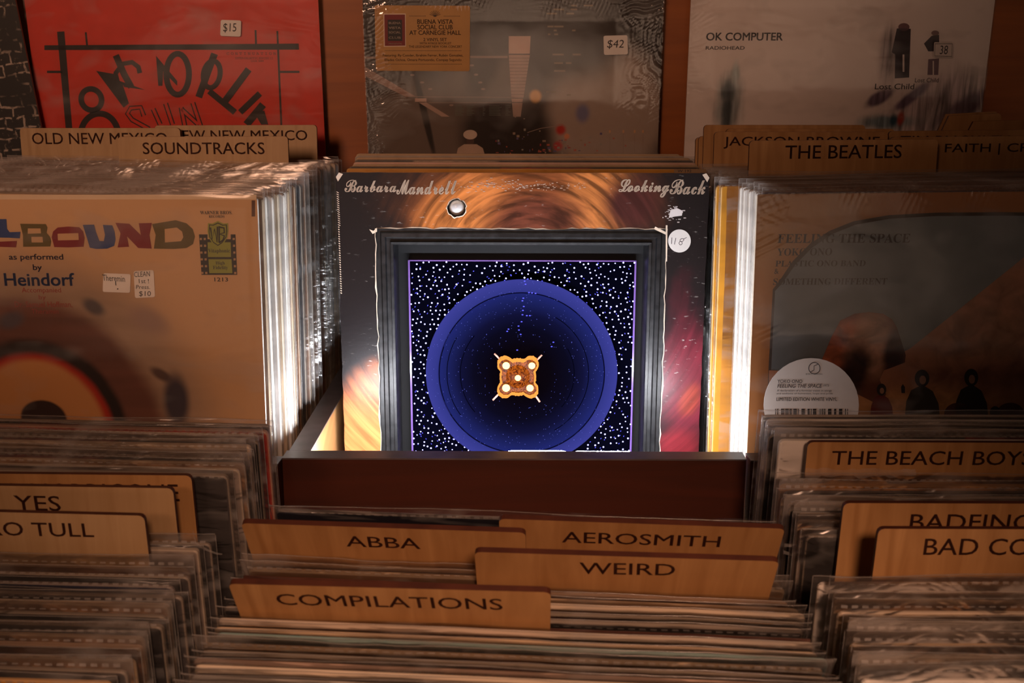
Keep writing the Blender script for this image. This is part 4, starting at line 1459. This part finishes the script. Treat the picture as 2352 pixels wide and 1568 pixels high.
# --- light box
NBX = NB + 0.0036
xw = xc + (wl + wr) / 2
box = thing('light_box', 'black framed light box glowing with blue stars behind the cut-open record', 'light box', MC.mat(xw, NBX, 0.0))
B0 = Art(MC, NBX, xw, 0.0)
hx = WIN / 2 + 0.0015
zt = UB + wt + 0.0015
zb = zt - 2 * hx
M_box = flat('black_housing', (0.012, 0.012, 0.013), 0.6)
mb = MB()
ins = 0.0175
z_low = min(zb, 0.0005)
mb.prism(rounded(-hx - 0.012, hx + 0.012, 0.0008, zt + 0.034, 0.003), 0.0004, 0.0400, M_box, holes=[[(-hx + 0.001, zb + 0.001), (-hx + 0.001, zt - 0.001), (hx - 0.001, zt - 0.001), (hx - 0.001, zb + 0.001)]])
mb.build('housing', box)
mb = MB()
mb.box(-hx, hx, 0.0362, 0.0395, zb, zt, flat('black_velvet', (0.004, 0.004, 0.005), 0.9))
mb.build('back_panel', box)
t = NT('black_frame_paint')
nz = t.noise(140.0, None, 5.0)
M_frame = t.pbr(t.mix(t.rng(nz, 0.4, 0.7), (0.006, 0.006, 0.007), (0.018, 0.018, 0.020)), 0.38, bump=nz, bstr=0.25, Specular_IOR_Level=0.35)
prof = [(0.0, 0.006), (0.0, 0.0), (0.005, 0.0), (0.0062, -0.0016), (0.0092, -0.0018), (0.0102, 0.0012), (0.0132, 0.0014), (0.0138, -0.0006), (0.0160, -0.0002), (0.0168, 0.004), (0.0172, 0.0300), (0.0, 0.0300)]
mb = MB()
vs, fs = [], []
for i, y in prof:
    x = hx - i
    vs += [(-x, y, zb + i), (x, y, zb + i), (x, y, zt - i), (-x, y, zt - i)]
for j in range(len(prof) - 1):
    for a in range(4):
        fs.append((j * 4 + a, j * 4 + (a + 1) % 4, j * 4 + 4 + (a + 1) % 4, j * 4 + 4 + a))
mb.add(vs, fs, M_frame)
o = mb.build('window_moulding', box)
o['label'] = 'stepped black picture-frame moulding'

# star plate: clear violet-edged acrylic sheet dotted with light points


def boxpt(px, py, y):
    x, u = MC.hit(px, py, NBX + y)
    return x - xw, u


YS = 0.0305
pl, ptp = boxpt(937, 597, YS)
pr, _ = boxpt(1462, 597, YS)
PW = pr - pl
pb = ptp - PW
t = NT('dark_acrylic')
M_acr = t.pbr((0.0008, 0.0008, 0.003), 0.6, Specular_IOR_Level=0.0)
M_vio = flat('violet_acrylic_edge', (0.16, 0.09, 0.34), 0.15, 0.1)
mb = MB()
mb.box(pl, pr, YS, YS + 0.005, pb, ptp, M_acr, M_vio)
for x0, x1, z0, z1 in ((pl, pl + 0.0016, pb, ptp), (pr - 0.0016, pr, pb, ptp), (pl, pr, ptp - 0.0010, ptp)):
    mb.add([(x0, YS - 0.0002, z0), (x1, YS - 0.0002, z0), (x1, YS - 0.0002, z1), (x0, YS - 0.0002, z1)], [(0, 1, 2, 3)], M_vio)
mb.build('acrylic_plate', box)['label'] = 'dark acrylic plate with violet edges'

dcx, dcz = boxpt(1198, 859, 0.0235)
DR = boxpt(1418, 859, 0.0235)[0] - dcx
rs = random.Random(77)
E_star = emis('star_light', (0.42, 0.42, 1.0), 4.5, False)
E_star_refl = emis('star_reflection_blue', (0.10, 0.10, 0.85), 1.6, False)
E_speck = emis('painted_speck_glow', (0.12, 0.14, 0.70), 0.8, False)


def dome(mb, x, z, r, y, m, el=1.0, ang=0.0, h=0.5):
    c, s = math.cos(ang), math.sin(ang)
    vs = []
    for rr, yy in ((1.0, 0.0), (0.75, 0.6)):
        for k in range(7):
            t = 2 * math.pi * k / 7
            a, b = rr * r * el * math.cos(t), rr * r * math.sin(t)
            vs.append((x + a * c - b * s, y - yy * r * h, z + a * s + b * c))
    vs.append((x, y - r * h, z))
    fs = [(k, (k + 1) % 7, 7 + (k + 1) % 7, 7 + k) for k in range(7)] + [(7 + k, 7 + (k + 1) % 7, 14) for k in range(7)]
    mb.add(vs, fs, m)


pts = []
mb = MB()
mb2 = MB()
tries = 0
while len(pts) < 640 and tries < 40000:
    tries += 1
    x, z = rs.uniform(pl + 0.002, pr - 0.001), rs.uniform(pb + 0.002, ptp - 0.0015)
    if math.hypot(x - dcx, z - dcz) < DR * 0.94:
        continue
    if any(abs(x - a) < 0.0036 and abs(z - b) < 0.0036 and math.hypot(x - a, z - b) < 0.0033 for a, b in pts):
        continue
    pts.append((x, z))
    dome(mb, x, z, rs.uniform(0.00055, 0.00085), YS - 0.0002, E_star)
o = mb.build('star_lights', box)
o['kind'] = 'stuff'
for i in range(620):
    x, z = rs.uniform(pl + 0.002, pr - 0.002), rs.uniform(pb + 0.002, ptp - 0.002)
    d = math.hypot(x - dcx, z - dcz)
    if d < DR * 0.97 or rs.random() > math.exp(-((d - DR) / 0.028) ** 2) + 0.25:
        continue
    dome(mb2, x, z, 0.00042, YS - 0.0002, E_star_refl, 1.7, math.atan2(z - dcz, x - dcx) + R(90))  # stretched glowing dots painted in as star reflections round the disc
o = mb2.build('blue_star_lights', box)  # painted-in star reflections, not lights of the box
o['kind'] = 'stuff'

# translucent blue seven inch disc
t = NT('blue_disc')
co = t.coord()
sx = t.n('ShaderNodeSeparateXYZ', Vector=co)
dx = t.math('SUBTRACT', sx.outputs[0], dcx)
dz = t.math('SUBTRACT', sx.outputs[2], dcz)
rad = t.math('DIVIDE', t.math('SQRT', t.math('ADD', t.math('MULTIPLY', dx, dx), t.math('MULTIPLY', dz, dz))), DR)
stops = [(0.0, (0.004, 0.0012, 0.002)), (0.30, (0.0025, 0.0012, 0.0035)), (0.50, (0.003, 0.003, 0.014)), (0.64, (0.006, 0.007, 0.045)), (0.78, (0.014, 0.020, 0.14)), (0.855, (0.018, 0.026, 0.20)), (0.862, (0.004, 0.004, 0.04)), (0.875, (0.040, 0.048, 0.30)), (1.0, (0.060, 0.066, 0.40))]
colr = t.ramp(rad, stops)
gro = t.n('ShaderNodeTexWave', {'wave_type': 'RINGS', 'rings_direction': 'SPHERICAL'}, Vector=t.n('ShaderNodeMapping', Vector=co, Location=(-dcx, 0, -dcz)).outputs[0], Scale=900.0).outputs[0]
# blue glow painted in as emission, fading from the rim to the centre
m_disc = t.pbr(t.mix(0.98, colr, (0.0003, 0.0002, 0.0004)), 0.6, Emission_Color=colr, Emission_Strength=0.72, Specular_IOR_Level=0.0)
m_disc.cycles.emission_sampling = 'NONE'
YD = 0.0235
mb = MB()
prof = [(0.0, YD)]
for f0, f1 in ((0.30, 0.0), (0.70, 0.0), (0.855, 0.0), (0.862, 0.0004), (0.872, -0.0004), (0.99, -0.0004), (1.0, 0.0)):
    prof.append((DR * f0, YD + f1))
prof += [(DR, YD + 0.002), (0.0, YD + 0.002)]
mb.lathe(prof, m_disc, 128, dcx, dcz)
disc = mb.build('blue_disc', box)
disc['label'] = 'translucent dark blue seven inch disc'
# hairline grooves that show as fine dark circles, and glowing specks painted in for dust glints and star reflections
mb = MB()
M_gro = flat('disc_groove', (0.0005, 0.0005, 0.002), 0.8, Specular_IOR_Level=0.0)
for f0, a0, a1 in ((0.865, -150, 150), (0.70, -60, 60), (0.78, 150, 215), (0.64, 140, 220), (0.55, -40, 30), (0.86, 160, 200)):
    pp = [(dcx + DR * f0 * math.cos(R(a)), YD - 0.0007, dcz + DR * f0 * math.sin(R(a))) for a in range(a0, a1 + 1, 5)]
    mb.tube(pp, 0.00035, M_gro, 5)
mb.build('groove_lines', disc)
mb = MB()
for i in range(520):
    a, rr = rs.uniform(0, 2 * math.pi), DR * math.sqrt(rs.uniform(0.1, 0.98))
    dome(mb, dcx + rr * math.cos(a), dcz + rr * math.sin(a), rs.choice((0.00016, 0.00022, 0.00022, 0.0003)), YD - 0.0012, E_speck, 1.5, a + R(90))
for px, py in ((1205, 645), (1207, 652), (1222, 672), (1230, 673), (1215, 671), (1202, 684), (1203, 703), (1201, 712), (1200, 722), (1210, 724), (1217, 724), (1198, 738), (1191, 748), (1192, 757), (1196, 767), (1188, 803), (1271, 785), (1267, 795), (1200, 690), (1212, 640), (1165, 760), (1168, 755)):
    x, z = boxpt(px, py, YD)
    dome(mb, x, z, 0.0006, YD - 0.0012, E_star_refl, 1.5, 0)
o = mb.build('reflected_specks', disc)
o['kind'] = 'stuff'

# amber lamp in the middle
YM = 0.010
mcx, mcz = boxpt(1189.5, 868.5, YM)
PXM = boxpt(1190.5, 868.5, YM)[0] - mcx
E_rim = emis('amber_rim', (1.0, 0.36, 0.065), 1.25)
E_bulb = emis('amber_bulb', (1.0, 0.46, 0.10), 8.0)
t = NT('amber_lens')
nz = t.noise(500.0, None, 5.0, dist=1.5)
M_amb = t.pbr(t.mix(t.rng(nz, 0.4, 0.65), (0.008, 0.001, 0.0003), (0.06, 0.012, 0.0012)), 0.4, bump=nz, bstr=0.2, Specular_IOR_Level=0.06, Emission_Color=t.mix(t.rng(nz, 0.38, 0.68), (0.10, 0.012, 0.001), (0.85, 0.20, 0.015)), Emission_Strength=0.55)
lampo = None


def outline(scale=1.0, k=96):
    out = []
    for i in range(k):
        t = 2 * math.pi * i / k
        r_ = 42.0
        for L in (45, 135, 225, 315):
            a = t - R(L)
            D, rr = 43.0, 17.5
            disc_ = rr * rr - (D * math.sin(a)) ** 2
            if disc_ > 0 and math.cos(a) > 0:
                r_ = max(r_, D * math.cos(a) + math.sqrt(disc_))
        r_ += 0.8 * math.sin(t * 36)
        out.append((mcx + r_ * scale * PXM * math.cos(t) * 0.99, mcz + r_ * scale * PXM * math.sin(t)))
    return out


mb = MB()
o1, o2 = outline(1.0), outline(0.92)
k = len(o1)
vs = [(x, YM, z) for x, z in o1] + [(x, YM, z) for x, z in o2] + [(x, YM + 0.009, z) for x, z in o1] + [(x, YM + 0.009, z) for x, z in o2]
fs = []
for i in range(k):
    j = (i + 1) % k
    fs += [(i, j, k + j, k + i), (i, 2 * k + i, 2 * k + j, j), (k + i, k + j, 3 * k + j, 3 * k + i)]
mb.add(vs, fs, E_rim)
lamp_rim = mb.build('amber_lamp', box)
lamp_rim['label'] = 'glowing amber four-lobed lamp'
mb = MB()
mb.prism(outline(0.92), YM + 0.006, YM + 0.0085, M_amb)
mb.build('lens_floor', lamp_rim)
mb = MB()
mb.lathe([(0.0, YM + 0.001), (0.0035, YM + 0.0015), (0.0072, YM + 0.0030), (0.0098, YM + 0.0052), (0.0110, YM + 0.0062)], M_amb, 40, mcx, mcz)
mb.build('lens_dome', lamp_rim)
for dx, dz, r_, in ((-27, 30, 8.5), (32, 30, 7.8), (0, 1, 7), (-27, -23, 9), (28, -23, 8.2)):
    mb = MB()
    prof = [(0.0, -0.5), (0.55, -0.42), (0.9, -0.1), (1.0, 0.3), (0.7, 0.8), (0.0, 1.0)]
    mb.lathe([(a * r_ * PXM, YM - 0.001 + b * r_ * PXM * 0.7) for a, b in prof], E_bulb, 16, mcx + dx * PXM, mcz + dz * PXM)
    mb.build('bulb', lamp_rim)
M_pin = flat('copper_pin', (0.60, 0.30, 0.22), 0.3, 0.1)
for a0, a1 in (((-40, 41), (-54, 56)), ((44, 41), (55, 53)), ((-44, -40), (-58, -55)), ((41, -44), (51, -59))):
    mb = MB()
    mb.tube([(mcx + a0[0] * PXM, YM + 0.004, mcz + a0[1] * PXM), (mcx + a1[0] * PXM, YM + 0.004, mcz + a1[1] * PXM)], 2.3 * PXM, M_pin, 10)
    mb.build('pin', lamp_rim)
mb = MB()
mb.tube([(mcx, YM + 0.008, mcz), (mcx, YD, mcz)], 0.006, M_box, 16)
mb.build('lamp_stem', lamp_rim)

# motion sensor dome peering through the small round hole
sxx, szz = boxpt(1049.5, 477, 0.0)
mb = MB()
mb.lathe([(0.0, -0.0030), (0.0030, -0.0026), (0.0052, -0.0012), (0.0064, 0.0004), (0.0064, 0.001)], flat('milky_dome', (0.62, 0.62, 0.64), 0.2, 0.05), 32, sxx, szz)
mb.build('sensor_dome', box)['label'] = 'milky sensor dome'

# LED strip behind the front rail
led = thing('led_strip', 'white LED strip glowing behind the middle front rail', 'lamp', MC.mat(0.0, 0.0, 0.0))
E_led = emis('led_white', (0.90, 0.93, 1.0), 240.0)
mb = MB()
zl = RAIL_U - 0.0075
mb.tube([(-0.149, 0.0035, zl), (-0.015, 0.0035, zl), (0.0, 0.0035, RAIL_U - 0.0042), (0.040, 0.0035, RAIL_U - 0.0042), (0.046, 0.0035, zl + 0.002), (0.052, 0.0035, RAIL_U - 0.0045), (0.092, 0.0035, RAIL_U - 0.0045), (0.105, 0.0035, zl), (0.149, 0.0035, zl)], 0.0030, E_led, 10)
mb.build('diffuser', led)
mb = MB()
mb.box(-0.150, 0.150, -0.0038, 0.0060, zl - 0.0075, zl - 0.0032, flat('aluminium_channel', (0.4, 0.4, 0.42), 0.4))
mb.build('channel', led)

# records standing behind the light box, unsleeved and dog-eared
rows = [(0.166, 387.5, 'yellow', 778, 1626), (0.176, 383, 'black', 785, 1622), (0.187, 378, 'tan', 800, 1612), (0.199, 373, 'pink', 810, 1600), (0.212, 367, 'charcoal', 813, 1594), (0.226, 362, 'tan', 815, 1588), (0.242, 357.5, 'grey', 818, 1570), (0.262, 353.5, 'tan', 820, 1560)]
for i, (n, py, colr_, x0, x1) in enumerate(rows):
    xm, u = MC.hit((x0 + x1) / 2, py, n)
    print('row', i, round(u, 4), round(xm, 4))
    copy_record(colr_, 1 if i % 2 else 0, 0, MC.mat(xm, n, u - 0.3140), '%s bare record behind the cut-open one, %s cover with a worn top edge' % (ordinal(i + 1), colr_), 'bare records behind the light box', bare=True)
ROW0 = [o for o in COL.objects if o.get('label', '').startswith('first bare record')][0]
Cn = Art(MC, 0.166, rows and MC.hit((778 + 1626) / 2, 387.5, 0.166)[0], MC.hit(1202, 387.5, 0.166)[1] - 0.3140)
Cn.R(1548, 388.5, 1622, 396, I((0.34, 0.22, 0.12)), 1)
Cn.T('W 192', 1556, 389.5, 1588, 395.5, M_pen, 2)
Cn.mb.build('catalogue_number', ROW0)
